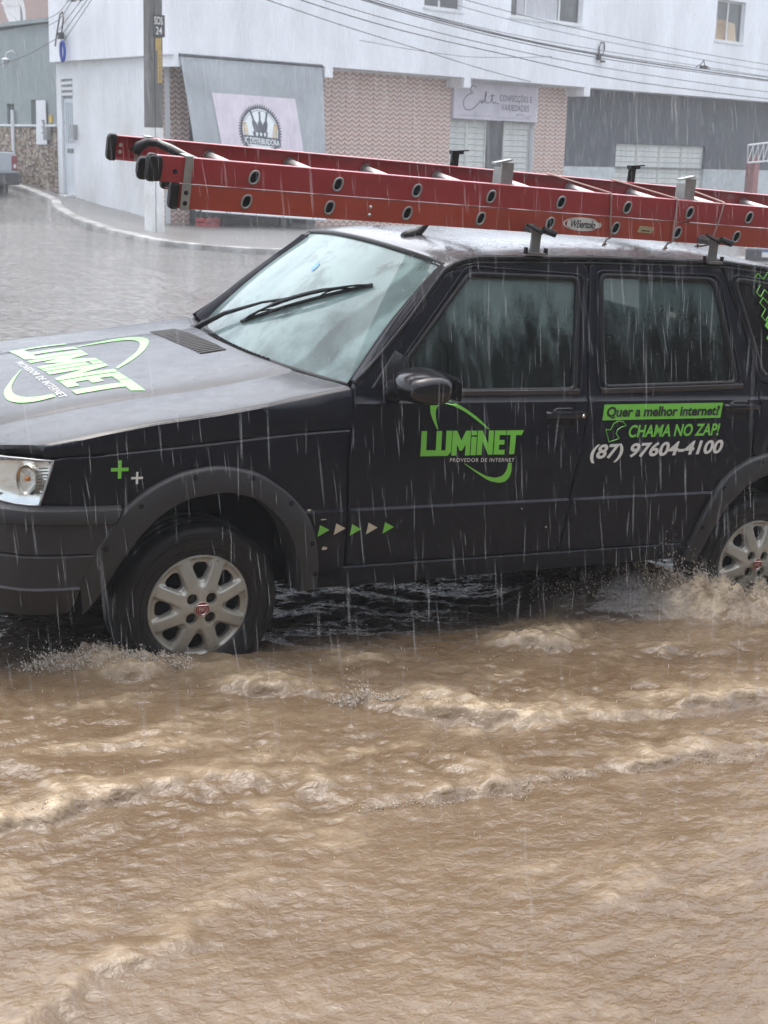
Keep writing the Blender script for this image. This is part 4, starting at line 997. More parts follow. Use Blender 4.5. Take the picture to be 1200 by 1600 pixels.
CRESTS = [([(-.55,.06),(-.34,.02),(-.01,-.19),(.24,-.36),(.43,-.47),(.61,-.60),(.80,-.68)], .028, .18, .04, 11, .75, 6.5, .4),
          ([(-.02,-1.09),(.04,-1.11),(.3,-1.12),(.58,-1.10),(.94,-1.13),(1.42,-1.16),(2.1,-1.22)], .024, .17, .018, 23, .65, 7., .55),
          ([(-1.5,-.88),(-.87,-.91),(-.78,-.93),(-.64,-.87),(-.50,-.84)], .024, .14, .02, 31, .6, 7., .55),
          ([(-.60,-.84),(-.43,-.84),(-.14,-.93),(.06,-.98)], .022, .16, .06, 37, .5, 7., .4),
          ([(-1.4,-1.92),(-1.08,-1.72),(-.89,-1.64),(-.7,-1.57),(-.51,-1.47),(-.25,-1.36)], .011, .08, .04, 41, .5, 9., .3),
          ([(.45,-.62),(.9,-.72),(1.5,-.74),(2.2,-.78)], .024, .16, .06, 53, .6, 5., .4),
          ([(1.0,-.10),(1.4,-.20),(1.9,-.28),(2.6,-.32)], .026, .15, .06, 59, .6, 5., .4),
          ([(.3,-1.75),(.9,-1.62),(1.5,-1.60)], .010, .12, .06, 61, .6, 7., .3)]
_c = {}
def fields(X, Y):
    k = (X.shape, float(X.flat[0]), float(X.flat[-1]))
    if k in _c: return _c[k]
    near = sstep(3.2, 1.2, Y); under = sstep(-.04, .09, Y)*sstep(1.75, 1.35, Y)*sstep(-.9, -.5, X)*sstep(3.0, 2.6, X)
    fx = X*.80; fy = Y
    wx = .35*gnoise(X*2.2, Y*3, 5); wy = .25*gnoise(X*2.4, Y*2.6, 6)
    rid = lambda a, b, sd: 1 - 2*np.abs(gnoise(a, b, sd))
    calm = sstep(-.95, -1.40, Y)
    t = (.008*(1-.45*calm)*fbm(fx*2.6, fy*3.6, 1, 3) + .0056*(1-.65*calm)*rid(fx*6+wx*3, fy*9+wy*3, 2) + .0046*(1-.55*calm)*rid(fx*13+wx*4, fy*17+wy*4, 12)
         + .0036*(1-.3*calm)*fbm(X*19+wx*4, Y*23, 3, 2) + .0014*fbm(X*46, Y*50, 13, 2))
    rough_zone = 1 - .12*calm
    h = t*near*rough_zone*(1-.62*under)
    h = h + (1-near)*(.006*fbm(X*2.1, Y*2.6, 8, 3)) + under*(.0042*np.sin(30*(X*.35+Y) + 5*fbm(X*2, Y*2, 71, 2)) + .0036*rid(X*9+Y*3, Y*16, 72) + .002*rid(X*20, Y*34, 73))
    foam = np.zeros(X.shape); push = np.zeros(X.shape)
    for pl, A, wf, wn, sd_, lu, lf, tr in CRESTS:
        hh, ff, pp = crest(X, Y, pl, A, wf, wn, sd_, lu, lf, tr); h = h + hh; foam = foam + ff*min(1.1, A/.045); push = push + pp*A
    # bow swell against the front tyre, glassy swell rising to the rear tyre
    lift = h.copy()
    def gs(cx, cy, sx, sy, A): return A*np.exp(-((X-cx)/sx)**2 - ((Y-cy)/sy)**2)
    nb = 1 + .6*gnoise(X*11, Y*11, 91) + .6*gnoise(X*24, Y*24, 92)
    bow = (gs(-.33,.03,.13,.08,.036) + gs(-.18,-.05,.16,.06,.026))*nb; h = h + bow
    sw = gs(1.58,.17,.20,.15,.115) + gs(1.84,.10,.17,.13,.185) + gs(2.02,.02,.10,.09,.09); h = h + sw*(1+.12*fbm(X*7, Y*9, 95, 3))
    tail = gs(2.10,-.07,.16,.07,.085) + gs(2.34,-.10,.20,.08,.10) + gs(2.62,-.08,.2,.09,.07); h = h + tail*(1+.55*fbm(X*9, Y*11, 97, 3))
    foam = foam + 16*bow + 11*tail + 5*gs(2.0,-.03,.10,.08,.09) + .46*(1-.6*calm)*sstep(.10, .85, fbm(X*1.9, Y*4.6, 101, 4))*near*(1-under)
    foam = foam*(.25+.75*np.clip(.55+.9*fbm(X*13, Y*19, 103, 3), 0, 1.5))
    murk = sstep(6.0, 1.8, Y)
    h = h + np.clip(foam, 0, 1)*(.005*rid(X*24+wx*4, Y*32, 141) + .003*fbm(X*60, Y*70, 143, 2))
    clear = np.maximum(under*.96, sstep(.004, .03, sw)*(1-.9*np.clip(tail*14, 0, 1)))  # car's shade and dark reflection put into the water colour, not clearer water
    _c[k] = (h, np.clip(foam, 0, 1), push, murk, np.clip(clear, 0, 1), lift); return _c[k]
def wlevel(X, Y): return g(X, Y) + .10 - .075*sstep(1.6, 7., Y)
WATER = bpy.data.materials.new('muddy_water'); WATER.use_nodes = True
def water_mat():
    t = WATER.node_tree; L = t.links; b = t.nodes['Principled BSDF']
    tc = S(t, 'ShaderNodeTexCoord')
    def at(n): q = S(t, 'ShaderNodeAttribute'); q.attribute_name = n; return q.outputs['Fac']
    def noise(sc, stretch, det=6, rough=.6, dist=0.):
        mp = S(t, 'ShaderNodeMapping'); mp.inputs['Scale'].default_value = stretch; mp.inputs['Rotation'].default_value = (0, 0, .09); L.new(tc.outputs['Object'], mp.inputs[0])
        n = S(t, 'ShaderNodeTexNoise'); n.inputs['Scale'].default_value = sc; n.inputs['Detail'].default_value = det; n.inputs['Roughness'].default_value = rough; n.inputs['Distortion'].default_value = dist
        L.new(mp.outputs[0], n.inputs['Vector']); return n.outputs['Fac']
    def M(op, a, b_, cl=False):
        nd = S(t, 'ShaderNodeMath', operation=op); nd.use_clamp = cl
        for i, q in enumerate((a, b_)):
            if isinstance(q, (int, float)): nd.inputs[i].default_value = q
            else: L.new(q, nd.inputs[i])
        return nd.outputs[0]
    def mix(f, a, c):
        nd = S(t, 'ShaderNodeMix', data_type='RGBA'); 
        if isinstance(f, float): nd.inputs[0].default_value = f
        else: L.new(f, nd.inputs[0])
        for i, q in ((6, a), (7, c)):
            if isinstance(q, tuple): nd.inputs[i].default_value = (*q, 1)
            else: L.new(q, nd.inputs[i])
        return nd.outputs[2]
    def rng(v, a, b_, c=0., d=1.):
        nd = S(t, 'ShaderNodeMapRange', interpolation_type='SMOOTHSTEP'); L.new(v, nd.inputs['Value'])
        for k, q in zip(('From Min', 'From Max', 'To Min', 'To Max'), (a, b_, c, d)): nd.inputs[k].default_value = q
        return nd.outputs[0]
    big = noise(1.5, (.55, 1.1, 1), 6, .6, .6); mid = noise(9., (.7, 1.2, 1), 8, .68, .4); fine = noise(42., (.8, 1.1, 1), 6, .65, .2)
    mud = mix(rng(big, .35, .68), (.125,.083,.047), (.155,.108,.066))
    mud = mix(rng(mid, .44, .72), mud, (.185,.133,.084))
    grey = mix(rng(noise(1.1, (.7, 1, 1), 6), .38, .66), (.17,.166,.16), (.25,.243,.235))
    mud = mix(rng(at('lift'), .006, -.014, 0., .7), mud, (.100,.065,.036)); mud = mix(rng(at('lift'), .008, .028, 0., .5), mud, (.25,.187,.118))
    vo = S(t, 'ShaderNodeTexVoronoi', feature='DISTANCE_TO_EDGE'); vo.inputs['Scale'].default_value = 5.5; mpv = S(t, 'ShaderNodeMapping'); mpv.inputs['Scale'].default_value = (1., 1.35, 1); L.new(tc.outputs['Object'], mpv.inputs[0]); L.new(mpv.outputs[0], vo.inputs['Vector'])
    cobm = rng(vo.outputs['Distance'], .02, .16)
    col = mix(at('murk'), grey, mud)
    col = mix(M('MULTIPLY', at('clear'), .88), col, (.030,.026,.023))  # near-black shade and reflection of the car painted over the mud
    fo = M('MULTIPLY', at('foam'), rng(M('ADD', M('MULTIPLY', mid, .5), M('MULTIPLY', fine, .6)), .38, .68, .15, 1.15), True)
    col = mix(fo, col, (.50,.40,.27))
    fl2 = M('MULTIPLY', rng(fine, .60, .78), M('MULTIPLY', at('murk'), .30)); col = mix(fl2, col, (.28,.215,.145))
    L.new(mix(M('MULTIPLY', M('SUBTRACT', 1., at('murk')), M('SUBTRACT', 1., cobm)), col, (.11,.107,.10)), b.inputs['Base Color'])
    b.inputs['IOR'].default_value = 1.42
    L.new(M('ADD', M('SUBTRACT', M('ADD', .05, M('MULTIPLY', at('murk'), .04)), M('MULTIPLY', at('clear'), .05)), M('MULTIPLY', fo, .35)), b.inputs['Roughness'])
    n1 = noise(120., (.85, 1.1, 1), 4, .6, .3); n2 = noise(46., (.8, 1.1, 1), 3, .55, .5)
    far = M('ADD', noise(3.2, (.7, 1.6, 1), 6, .66, .8), M('MULTIPLY', noise(11., (.7, 1.5, 1), 5, .62, .5), .5))
    ht = M('ADD', M('ADD', M('MULTIPLY', n1, .05), M('MULTIPLY', n2, .40)), M('MULTIPLY', M('SUBTRACT', 1., at('murk')), M('ADD', M('MULTIPLY', far, 5.), M('MULTIPLY', cobm, 1.0))))
    bp = S(t, 'ShaderNodeBump'); bp.inputs['Strength'].default_value = 1.; bp.inputs['Distance'].default_value = .014; L.new(ht, bp.inputs['Height']); L.new(bp.outputs[0], b.inputs['Normal'])
water_mat()
wxs = axis_pts(-70, 70, -1.65, 2.75, .0105, 1.10, 3.); 
wys = axis_pts(-9, 64, -2.55, .75, .0095, 1.06, .8)
wys = wys[(wys > -4.3) & (wys < 60)]
def pushy(X, Y): return -.55*fields(X, Y)[2]
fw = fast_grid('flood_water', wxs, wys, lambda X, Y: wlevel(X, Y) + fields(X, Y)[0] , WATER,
               {'foam': lambda X, Y: fields(X, Y)[1], 'murk': lambda X, Y: fields(X, Y)[3], 'clear': lambda X, Y: fields(X, Y)[4], 'lift': lambda X, Y: fields(X, Y)[5]}, (lambda X, Y: 0*X, pushy))  # 'clear' holds the painted car shade
fw['kind'] = 'structure'

# ---- thrown water: sheets, beads and crowns
SPRAY = bpy.data.materials.new('spray_water'); SPRAY.use_nodes = True
_b = SPRAY.node_tree.nodes['Principled BSDF']; _b.inputs['Base Color'].default_value = (.72,.66,.57,1); _b.inputs['Roughness'].default_value = .08; _b.inputs['IOR'].default_value = 1.42; _b.inputs['Transmission Weight'].default_value = .2; _b.inputs['Alpha'].default_value = .7
def bead_cloud(name, gen, n, label=None):
    ico = bmesh.new(); bmesh.ops.create_icosphere(ico, subdivisions=1, radius=1); iv = np.array([v.co[:] for v in ico.verts]); iF = np.array([[v.index for v in f.verts] for f in ico.faces]); ico.free()
    V, F = [], []
    for k in range(n):
        c, r, st = gen(); a = iv*np.array([r, r, r]); a = a + np.outer(a[:, 2]/r, np.array(st)); V.append(a + np.array(c)); F.append(iF + k*len(iv))
    V = np.concatenate(V); F = np.concatenate(F); me = bpy.data.meshes.new(name); me.from_pydata(V.tolist(), [], F.tolist()); me.update(); shade(me, 180)
    o = mesh_obj(name, me, SPRAY); o['kind'] = 'stuff'; return o
_gx, _gy = np.meshgrid(np.arange(-2.2, 3.4, .0125), np.arange(-2.7, .6, .0125), indexing='ij'); _gz = wlevel(_gx, _gy) + fields(_gx, _gy)[0]
def wz(x, y):
    return float(_gz[min(max(int(round((x+2.2)/.0125)), 0), _gz.shape[0]-1), min(max(int(round((y+2.7)/.0125)), 0), _gz.shape[1]-1)])
def resample3(pl, n):
    p = np.array(pl, float); d = np.r_[0, np.cumsum(np.linalg.norm(np.diff(p, axis=0), axis=1))]; s = np.linspace(0, d[-1], n); return np.stack([np.interp(s, d, p[:, k]) for k in range(3)], 1)
R = random.Random(5)
def froth(name, pts, n, hz, spread, lean, r0=.0008, r1=.0040):
    """thrown water: stretched beads, thick near the surface and thinning upwards, leaning with the stream"""
    p = np.array(pts, float)
    def gen():
        k = R.random()*(len(p)-1); i = min(int(k), len(p)-2); q = p[i] + (p[i+1]-p[i])*(k-i); x = q[0] + R.gauss(0, spread); y = q[1] + R.gauss(0, spread*.6)
        u = R.random()**2.2; h = hz(k/(len(p)-1))*u*R.uniform(.4, 1.3); r = (r0 + (r1-r0)*R.random()**3)*(1-.55*u)
        st = r*R.uniform(.3, 3.0); return (x + lean[0]*h, y + lean[1]*h, wz(x, y) + h - r*.3), r, (lean[0]*st + R.gauss(0, r*.5), lean[1]*st + R.gauss(0, r*.4), st*R.uniform(.1, 1))
    return bead_cloud(name, gen, n)
froth('splash', [(-.52,.03),(-.42,.0),(-.30,-.03),(-.20,-.06),(-.06,-.085)], 2400, lambda u: .075*(1-.65*u), .03, (-.5, -.25))
froth('splash', [(1.86,.04),(1.98,-.01),(2.10,-.06),(2.3,-.085),(2.55,-.07)], 3000, lambda u: .16*math.exp(-((u-.25)/.2)**2)+.055, .03, (-.55, -.25))
froth('splash', [(1.45,.12),(1.6,.08),(1.75,.04),(1.9,.02)], 600, lambda u: .06+.05*u, .03, (-.5, -.2), .0009, .003)
froth('splash', [(.30,-.44),(.36,-.46),(.42,-.485),(.50,-.53)], 700, lambda u: .025+.12*math.exp(-((u-.5)/.12)**2), .016, (-.7, -.1), .0009, .0042)
froth('splash', [(.50,-.55),(.60,-.60),(.80,-.68)], 160, lambda u: .03, .018, (-.5, -.3), .0009, .0035)
for a, b, h in (((.0,-1.14),(.30,-1.15),.035),((.30,-1.15),(.75,-1.13),.022),((.75,-1.13),(1.6,-1.20),.030),((-1.2,-.94),(-.55,-.88),.032)):
    froth('splash', [a, b], 260, lambda u: h, .018, (-.3, -.6), .0008, .0032)
def g_field():
    x = R.uniform(-1.6, 2.6); y = R.uniform(-2.4, -.1); z = wz(x, y) + R.uniform(0, .012); r = R.uniform(.0006, .0017); return (x, y, z), r, (0, 0, r*R.uniform(0, 4))
bead_cloud('rain_splashes', g_field, 800)

# ================================================================== BUILDINGS
BO = Vector((9.357, 25.494, .15)); A1 = math.radians(16); A2 = math.radians(99)
WHITEW = mat('white_render', (.84,.86,.89), rough=.85, var=.8, var2=(.63,.645,.66), vscale=.9, stretch=(1.2,1.2,.45), bump=.08, bscale=30)
WHITED = mat('white_render_stained', (.76,.78,.80), rough=.85, var=.8, var2=(.50,.50,.48), vscale=.9, stretch=(1,1,.5))
GREYW = mat('dark_grey_render', (.062,.070,.084), rough=.6, var=.7, var2=(.045,.050,.058), vscale=1.6, stretch=(3,3,.5))
TILEW = mat('white_tile', (.55,.60,.61), rough=.25, var=.3)
def frame_local(root): return root
bld = thing('corner_building', 'large white two storey corner building with projecting upper floor and chevron tiled shopfronts', 'building', BO, A1)
def local(p):  # building frame -> world
    c, s_ = math.cos(A1), math.sin(A1); return (BO.x + c*p[0] - s_*p[1], BO.y + s_*p[0] + c*p[1], BO.z + p[2])
def sheet(name, outline, holes, y0, th, m, parent, frame=None):
    """wall slab in the (x, z) plane from y0 to y0+th with openings"""
    from mathutils.geometry import tessellate_polygon
    loops = [outline] + list(holes); flat = [q for l in loops for q in l]; N = len(flat)
    tr = tessellate_polygon([[Vector((a, b, 0)) for a, b in l] for l in loops]); mb = MB()
    fr = frame or (lambda x, y, z: (x, y, z))
    vs = [fr(a, y0, b) for a, b in flat] + [fr(a, y0+th, b) for a, b in flat]
    fs = [tuple(t) for t in tr] + [tuple(i+N for i in t[::-1]) for t in tr]; o = 0
    for l in loops:
        n = len(l); fs += [(o+i, o+(i+1) % n, N+o+(i+1) % n, N+o+i) for i in range(n)]; o += n
    mb.add(vs, fs); return build(name, mb, m, parent)
def rect(x0, x1, z0, z1): return [(x0, z0), (x1, z0), (x1, z1), (x0, z1)]
# lower front walls
sheet('wall', rect(.0,13.05,-1.6,3.36), [rect(.72,4.25,-1.5,2.75), rect(8.62,11.76,-1.5,2.60)], 0, .25, WHITEW, bld)
sheet('wall', rect(13.06,26.,1.36,3.36), [rect(15.30,19.60,1.37,2.0)], .02, .25, GREYW, bld)
sheet('tiled_base', rect(13.06,15.29,-2.2,1.355), [], .015, .25, TILEW, bld); sheet('tiled_base', rect(19.61,26.,-2.2,1.355), [], .015, .25, TILEW, bld)
# upper storey
UP = sheet('upper_wall', rect(-.225,26.,3.355,7.6), [rect(6.96,8.24,4.83,6.0), rect(9.97,12.74,4.86,6.0), rect(18.75,20.2,4.90,6.02)], -.60, .22, WHITEW, bld)
e2L = np.array((math.cos(A2-A1), math.sin(A2-A1))); n2L = np.array((-e2L[1], e2L[0]))
def side(s, off, z): p = e2L*s + n2L*off; return (p[0], p[1], z)
fr2 = lambda off: (lambda x, y, z: side(x, off - y, z))
sheet('upper_wall', rect(-.38,4.74,3.355,7.6), [rect(3.0,3.85,4.57,5.8)], 0, .22, WHITEW, bld, fr2(.15))
mb = MB(); mb.add([(-.2,-.58,3.36),(25.9,-.58,3.36),(25.9,4.6,3.36),(.42,4.6,3.36)], [(0,1,2,3)]); mb.add([(-.2,-.58,7.55),(25.9,-.58,7.55),(25.9,4.6,7.55),(.42,4.6,7.55)], [(0,1,2,3)]); build('slab', mb, WHITEW, bld)
mb = MB(); mb.add([(25.9,0,-2),(25.9,4.6,-2),(25.9,4.6,7.5),(25.9,0,7.5)], [(0,1,2,3)]); mb.add([(.62,4.6,-2),(25.9,4.6,-2),(25.9,4.6,7.5),(.62,4.6,7.5)], [(0,1,2,3)]); build('rear_wall', mb, WHITEW, bld)
mb = MB(); mb.add([(.66,2.5,-1.5),(25.8,2.5,-1.5),(25.8,2.5,7.5),(.66,2.5,7.5)], [(0,1,2,3)]); build('inner_wall', mb, mat('shop_inside', (.10,.10,.10), rough=.9), bld)
# lower side wall with its door
sheet('wall', rect(.0,4.74,-.6,3.36), [rect(3.93,4.50,.45,2.99)], 0, .22, WHITED, bld, fr2(0.))
for x0, x1 in ((-.10,.06),(3.93,4.17),(8.40,8.63),(12.98,13.22)):
    mb = MB(); mb.box(x0, x1, -.603, -.001, 3.13, 3.36); build('cantilever_beam', mb, WHITEW, bld)
# chevron tiles
CHEV = bpy.data.materials.new('chevron_tile'); CHEV.use_nodes = True
def chev():
    t = CHEV.node_tree; L = t.links; b = t.nodes['Principled BSDF']; tc = S(t, 'ShaderNodeTexCoord'); sx = S(t, 'ShaderNodeSeparateXYZ'); L.new(tc.outputs['Object'], sx.inputs[0])
    def M(op, a, b_):
        nd = S(t, 'ShaderNodeMath', operation=op)
        for i, q in enumerate((a, b_)):
            if isinstance(q, (int, float)): nd.inputs[i].default_value = q
            else: L.new(q, nd.inputs[i])
        return nd.outputs[0]
    zig = M('PINGPONG', sx.outputs['X'], .1125); v = M('FRACT', M('MULTIPLY', M('ADD', sx.outputs['Z'], M('MULTIPLY', zig, .62)), 1/.1025), 0.)
    cr = S(t, 'ShaderNodeValToRGB'); L.new(v, cr.inputs[0]); e = cr.color_ramp.elements
    e[0].position = 0; e[0].color = (.71,.54,.46,1); e[1].position = 1; e[1].color = (.38,.26,.22,1)
    k = e.new(.42); k.color = (.68,.51,.44,1); k = e.new(.52); k.color = (.38,.26,.21,1); k = e.new(.80); k.color = (.31,.21,.18,1)
    n = S(t, 'ShaderNodeTexNoise'); n.inputs['Scale'].default_value = 3.
    L.new(cr.outputs[0], b.inputs['Base Color']); b.inputs['Roughness'].default_value = .35
chev()
tw, th_ = .45, .41
tm = MB(); tm.box(.004, tw-.004, -.012, -.0005, .004, th_-.004); tile_me = None
def tiles(x0, x1, z0, z1):
    global tile_me
    nx = max(1, round((x1-x0)/tw)); zc = z1
    while zc > z0:
        for i in range(nx):
            if tile_me is None: o = bevel(build('chevron_tile', tm, CHEV, bld), .003, 1); tile_me = o.data
            else:
                o = bpy.data.objects.new('chevron_tile', tile_me); COL.objects.link(o); o.parent = bld
            o.location = (x0 + i*(x1-x0)/nx, 0, zc-th_); o.scale = ((x1-x0)/nx/tw, 1, 1)
        zc -= th_
tiles(.02,.72,-.9,3.13+.20); tiles(4.25,8.61,-.35,3.33); tiles(11.77,13.04,-.4,3.33)
# louvred metal shutters
SHUT = mat('shutter_white', (.62,.64,.60), rough=.45, var=.3)
slat_me = {}
def shutter(x0, x1, z0, z1, y, n, parent):
    mb = MB()
    for a, b, c, d in ((x0, x0+.045, z0, z1), (x1-.045, x1, z0, z1)): mb.box(a, b, y, y+.04, c, d)
    mb.box(x0+.045, x1-.045, y+.002, y+.038, z1-.05, z1); mb.box(x0+.045, x1-.045, y+.002, y+.038, z0, z0+.05); mb.box(x0+.05, x1-.05, y+.034, y+.038, z0+.05, z1-.05)
    f = build('shutter_leaf', mb, SHUT, parent); bevel(f, .004, 1)
    h = (z1-z0-.10)/n
    for k in range(n):
        key = round(x1-x0, 2), n
        if key not in slat_me:
            m2 = MB(); w = x1-x0-.094
            m2.add([(0,.030,0),(w,.030,0),(w,.008,h*.10),(0,.008,h*.10),(0,.022,h),(w,.022,h)], [(0,1,2,3),(3,2,5,4)]); o = build('slat', m2, SHUT, f); slat_me[key] = o.data
        else: o = bpy.data.objects.new('slat', slat_me[key]); COL.objects.link(o); o.parent = f
        o.location = (x0+.047, y, z0+.05+k*h)
for x0, x1 in ((8.63,9.34),(9.345,10.06),(10.72,11.72)): shutter(x0, x1, -1.0, 2.42, .12, 24, bld)
for x0, x1 in ((15.31,16.36),(16.38,17.44),(17.46,18.52),(18.54,19.59)): shutter(x0, x1, -1.3, 1.99, .10, 22, bld)
DGLASS = mat('dark_window_glass', (.035,.042,.048), rough=.08, spec=.6, var=.8, var2=(.10,.11,.12), vscale=3)
mb = MB(); mb.box(10.06, 10.72, .16, .18, -1.0, 2.42); build('shop_glass', mb, DGLASS, bld)
# windows upstairs
FRAMEW = mat('window_aluminium', (.62,.63,.62), rough=.4)
CURT = mat('curtain', (.55,.56,.58), rough=.9, var=.6, var2=(.3,.31,.34), vscale=9, stretch=(3,3,.15))
def window(x0, x1, z0, z1, mull, curt=()):
    y = -.50; mb = MB()
    for a, b, c, d in ((x0, x0+.05, z0, z1), (x1-.05, x1, z0, z1)): mb.box(a, b, y, y+.06, c, d)
    mb.box(x0+.05, x1-.05, y+.003, y+.057, z0, z0+.05); mb.box(x0+.05, x1-.05, y+.003, y+.057, z1-.05, z1)
    for m in mull: mb.box(m-.03, m+.03, y-.002, y+.055, z0+.05, z1-.05)
    w = build('window', mb, FRAMEW, bld)
    xs_ = [x0] + list(mull) + [x1]
    for a, b in zip(xs_[:-1], xs_[1:]):
        m2 = MB(); m2.box(a+.03, b-.03, y+.02, y+.03, z0+.04, z1-.04); build('pane', m2, mat('pane_glass', (.05,.058,.066), rough=.06, spec=.7), w)
    for a, b in curt:
        P = [[(a+(b-a)*k/24, y+.012 + .006*math.sin(k*1.9), z) for k in range(25)] for z in (z0+.05, z1-.05)]
        m2 = MB(); m2.grid(P); build('curtain', m2, CURT, w, smooth=180)
    m2 = MB(); m2.box(x0-.04, x1+.04, -.625, -.601, z0-.05, z0-.001); build('sill', m2, WHITED, w)
    return w
window(6.96, 8.24, 4.83, 6.0, (7.55,)); window(9.97, 12.74, 4.86, 6.0, (10.62,11.92), ((10.30,10.58),(10.66,11.86))); w3 = window(18.75, 20.2, 4.90, 6.02, (19.45,))
mb = MB(); mb.box(18.82, 19.40, -.49, -.486, 4.95, 5.48); build('board', mb, mat('cardboard', (.42,.30,.19), rough=.8, var=.5, vscale=5), w3)
mb = MB(); mb.add([(19.5,-.489,4.95),(19.98,-.489,4.95),(19.86,-.489,5.42),(19.52,-.489,5.46)], [(0,1,2,3)]); build('board', mb, mat('plywood', (.50,.40,.28), rough=.8), w3)
# side window and door
def sbox(name, s0, s1, off0, off1, z0, z1, m, parent):
    mb = MB(); mb.add([side(s, o, z) for z in (z0, z1) for s, o in ((s0,off0),(s1,off0),(s1,off1),(s0,off1))], [(0,3,2,1),(4,5,6,7),(0,1,5,4),(1,2,6,5),(2,3,7,6),(3,0,4,7)]); return build(name, mb, m, parent)
sw_ = sbox('window', 3.0, 3.85, .05, .03, 4.57, 5.8, DGLASS, bld); sbox('frame', 3.0, 3.06, .09, .051, 4.57, 5.8, FRAMEW, sw_); sbox('frame', 3.40, 3.45, .09, .051, 4.57, 5.8, FRAMEW, sw_); sbox('frame', 3.79, 3.85, .09, .051, 4.57, 5.8, FRAMEW, sw_)
DOORM = mat('door_white', (.60,.65,.68), rough=.45)
dr_ = sbox('door', 3.94, 4.49, -.06, -.10, .46, 2.57, DOORM, bld)
sbox('door_glass', 4.02, 4.41, -.055, -.0595, 1.60, 2.48, mat('frosted_pane', (.32,.37,.40), rough=.3), dr_); 
for s in (4.10, 4.20, 4.30): sbox('bar', s, s+.025, -.045, -.054, 1.60, 2.48, DOORM, dr_)
sbox('letter_slot', 4.02, 4.35, -.05, -.0595, 1.38, 1.48, DGLASS, dr_); sbox('door_step', 3.9, 4.55, .25, -.1, .30, .455, WHITED, bld)
sbox('transom', 3.935, 4.495, -.05, -.12, 2.575, 2.98, mat('vent_grey', (.32,.34,.35), rough=.6), bld)
for k in range(3): sbox('louvre', 3.95, 4.48, .0, -.049, 2.63+k*.12, 2.69+k*.12, FRAMEW, bld)
mbx = sbox('meter_box', 3.72, 3.93, .10, .001, 1.70, 2.0, mat('meter_grey', (.30,.31,.31), rough=.5), None); mbx.matrix_world = bld.matrix_basis; tag(mbx, 'small grey meter box beside the white side door of the corner building', 'meter box')

# ---- shop sign
SIGNM = mat('sign_lilac', (.62,.58,.65), rough=.5, var=.25, vscale=2)
sign = thing('shop_sign', 'pale lilac shop sign with thin script lettering above white shutters', 'sign', local((8.615,-.03,2.425)), A1)
mb = MB(); mb.box(0, 3.15, -.06, .03, 0, .86); bevel(build('sign_board', mb, SIGNM, sign), .008)
INK = mat('sign_ink', (.035,.033,.04), rough=.6)
def script(strokes, x0, z0, sx, sz, r, m, parent, y=-.063):
    for st in strokes:
        p = np.array(st, float); n = 40; d = np.r_[0, np.cumsum(np.hypot(*np.diff(p, axis=0).T))]; s = np.linspace(0, d[-1], n); q = np.stack([np.interp(s, d, p[:, 0]), np.interp(s, d, p[:, 1])], 1)
        for _ in range(3): q[1:-1] = .25*q[:-2]+.5*q[1:-1]+.25*q[2:]
        mb = MB(); mb.tube([(x0+a*sx, y, z0+b*sz) for a, b in q], r, n=5, up=(0, 1, .01)); build('script_stroke', mb, m, parent)
# 'Edite' handwritten: strokes on a 0..400 x 0..240 pad
ED = [[(150,225),(110,235),(85,225),(75,200),(95,180),(120,172),(80,168),(40,150),(12,115),(8,75),(30,42),(75,35),(120,50),(160,80),(190,105),(205,122)],
      [(245,120),(225,128),(200,112),(196,92),(212,84),(238,104),(262,150),(270,205),(262,215),(252,180),(250,120),(256,92),(268,90),(285,105),(290,120),(289,95),(300,88),(318,104),(332,150),(336,200),(330,150),(330,110),(336,90),(350,92),(372,110),(385,124),(372,132),(362,112),(370,94),(390,92),(412,104)],
      [(306,160),(360,164)], [(290,146),(294,150)]]
script(ED, .30, .10, 1.30/400, .72/240, .011, INK, sign)
def sign_text(txt, x0, x1, z0, z1, m, parent, y=-.0635, **kw):
    v, f = text_geo(txt, **kw); v = np.stack([x0+v[:, 0]*(x1-x0), z0+v[:, 1]*(z1-z0)], 1); return film('sign_lettering', v, f, lambda a, b: (a, y, b), m, parent)
sign_text('CONFECÇÕES E', 1.66, 2.90, .44, .66, INK, sign, spacing=1.1, offset=.014); sign_text('VARIEDADES', 1.74, 2.80, .25, .40, INK, sign, spacing=1.1, offset=.014)
script([[(0,20),(20,30),(30,60),(28,20),(40,22),(60,50),(70,62),(60,30),(80,28),(110,60),(100,20),(140,30),(190,12),(240,40)]], 2.30, .06, .60/240, .17/60, .004, INK, sign)
for a, b, z in ((.20,1.35,.09),(1.55,2.85,.075)):
    mb = MB(); mb.box(a, b, -.0635, -.0605, z, z+.006); build('sign_rule', mb, INK, sign)

# ---- grey canvas curtain with the poster
CANV = mat('grey_canvas', (.41,.445,.47), rough=.8, var=.35, vscale=1.2, bump=.1, bscale=25)
def cloth_p(u, v, off=0.):      # u 0..1 across, v 0 top .. 1 bottom
    x = .012 + .30*v + u*(3.82 - .42*v); z = 3.345 - v*(3.345 - (.33 - .22*u)) ; y = -.63 - .32*v - .05*math.sin(math.pi*v) - .010*math.sin(u*17+v*3)*v - .006*math.sin(u*41+1)*v
    return np.array((x, y - off, z))
aw = thing('awning_curtain', 'grey canvas curtain hung from the projecting floor beside the white corner', 'awning', local((0,0,0)), A1)
mb = MB(); mb.grid([[cloth_p(u, v) for u in np.linspace(0, 1, 40)] for v in np.linspace(0, 1, 30)]); build('canvas', mb, CANV, aw, smooth=180)
mb = MB(); mb.tube([cloth_p(0, 0)+(0, 0, .01), cloth_p(1, 0)+(0, 0, .01)], .03, n=8); build('top_rail', mb, mat('rail_dark', (.05,.055,.06), rough=.6), aw, smooth=60)
mb = MB(); mb.tube([cloth_p(0, 1), cloth_p(1, 1)], .022, n=8); build('bottom_rail', mb, mat('rail_white', (.6,.62,.63), rough=.5), aw, smooth=60)
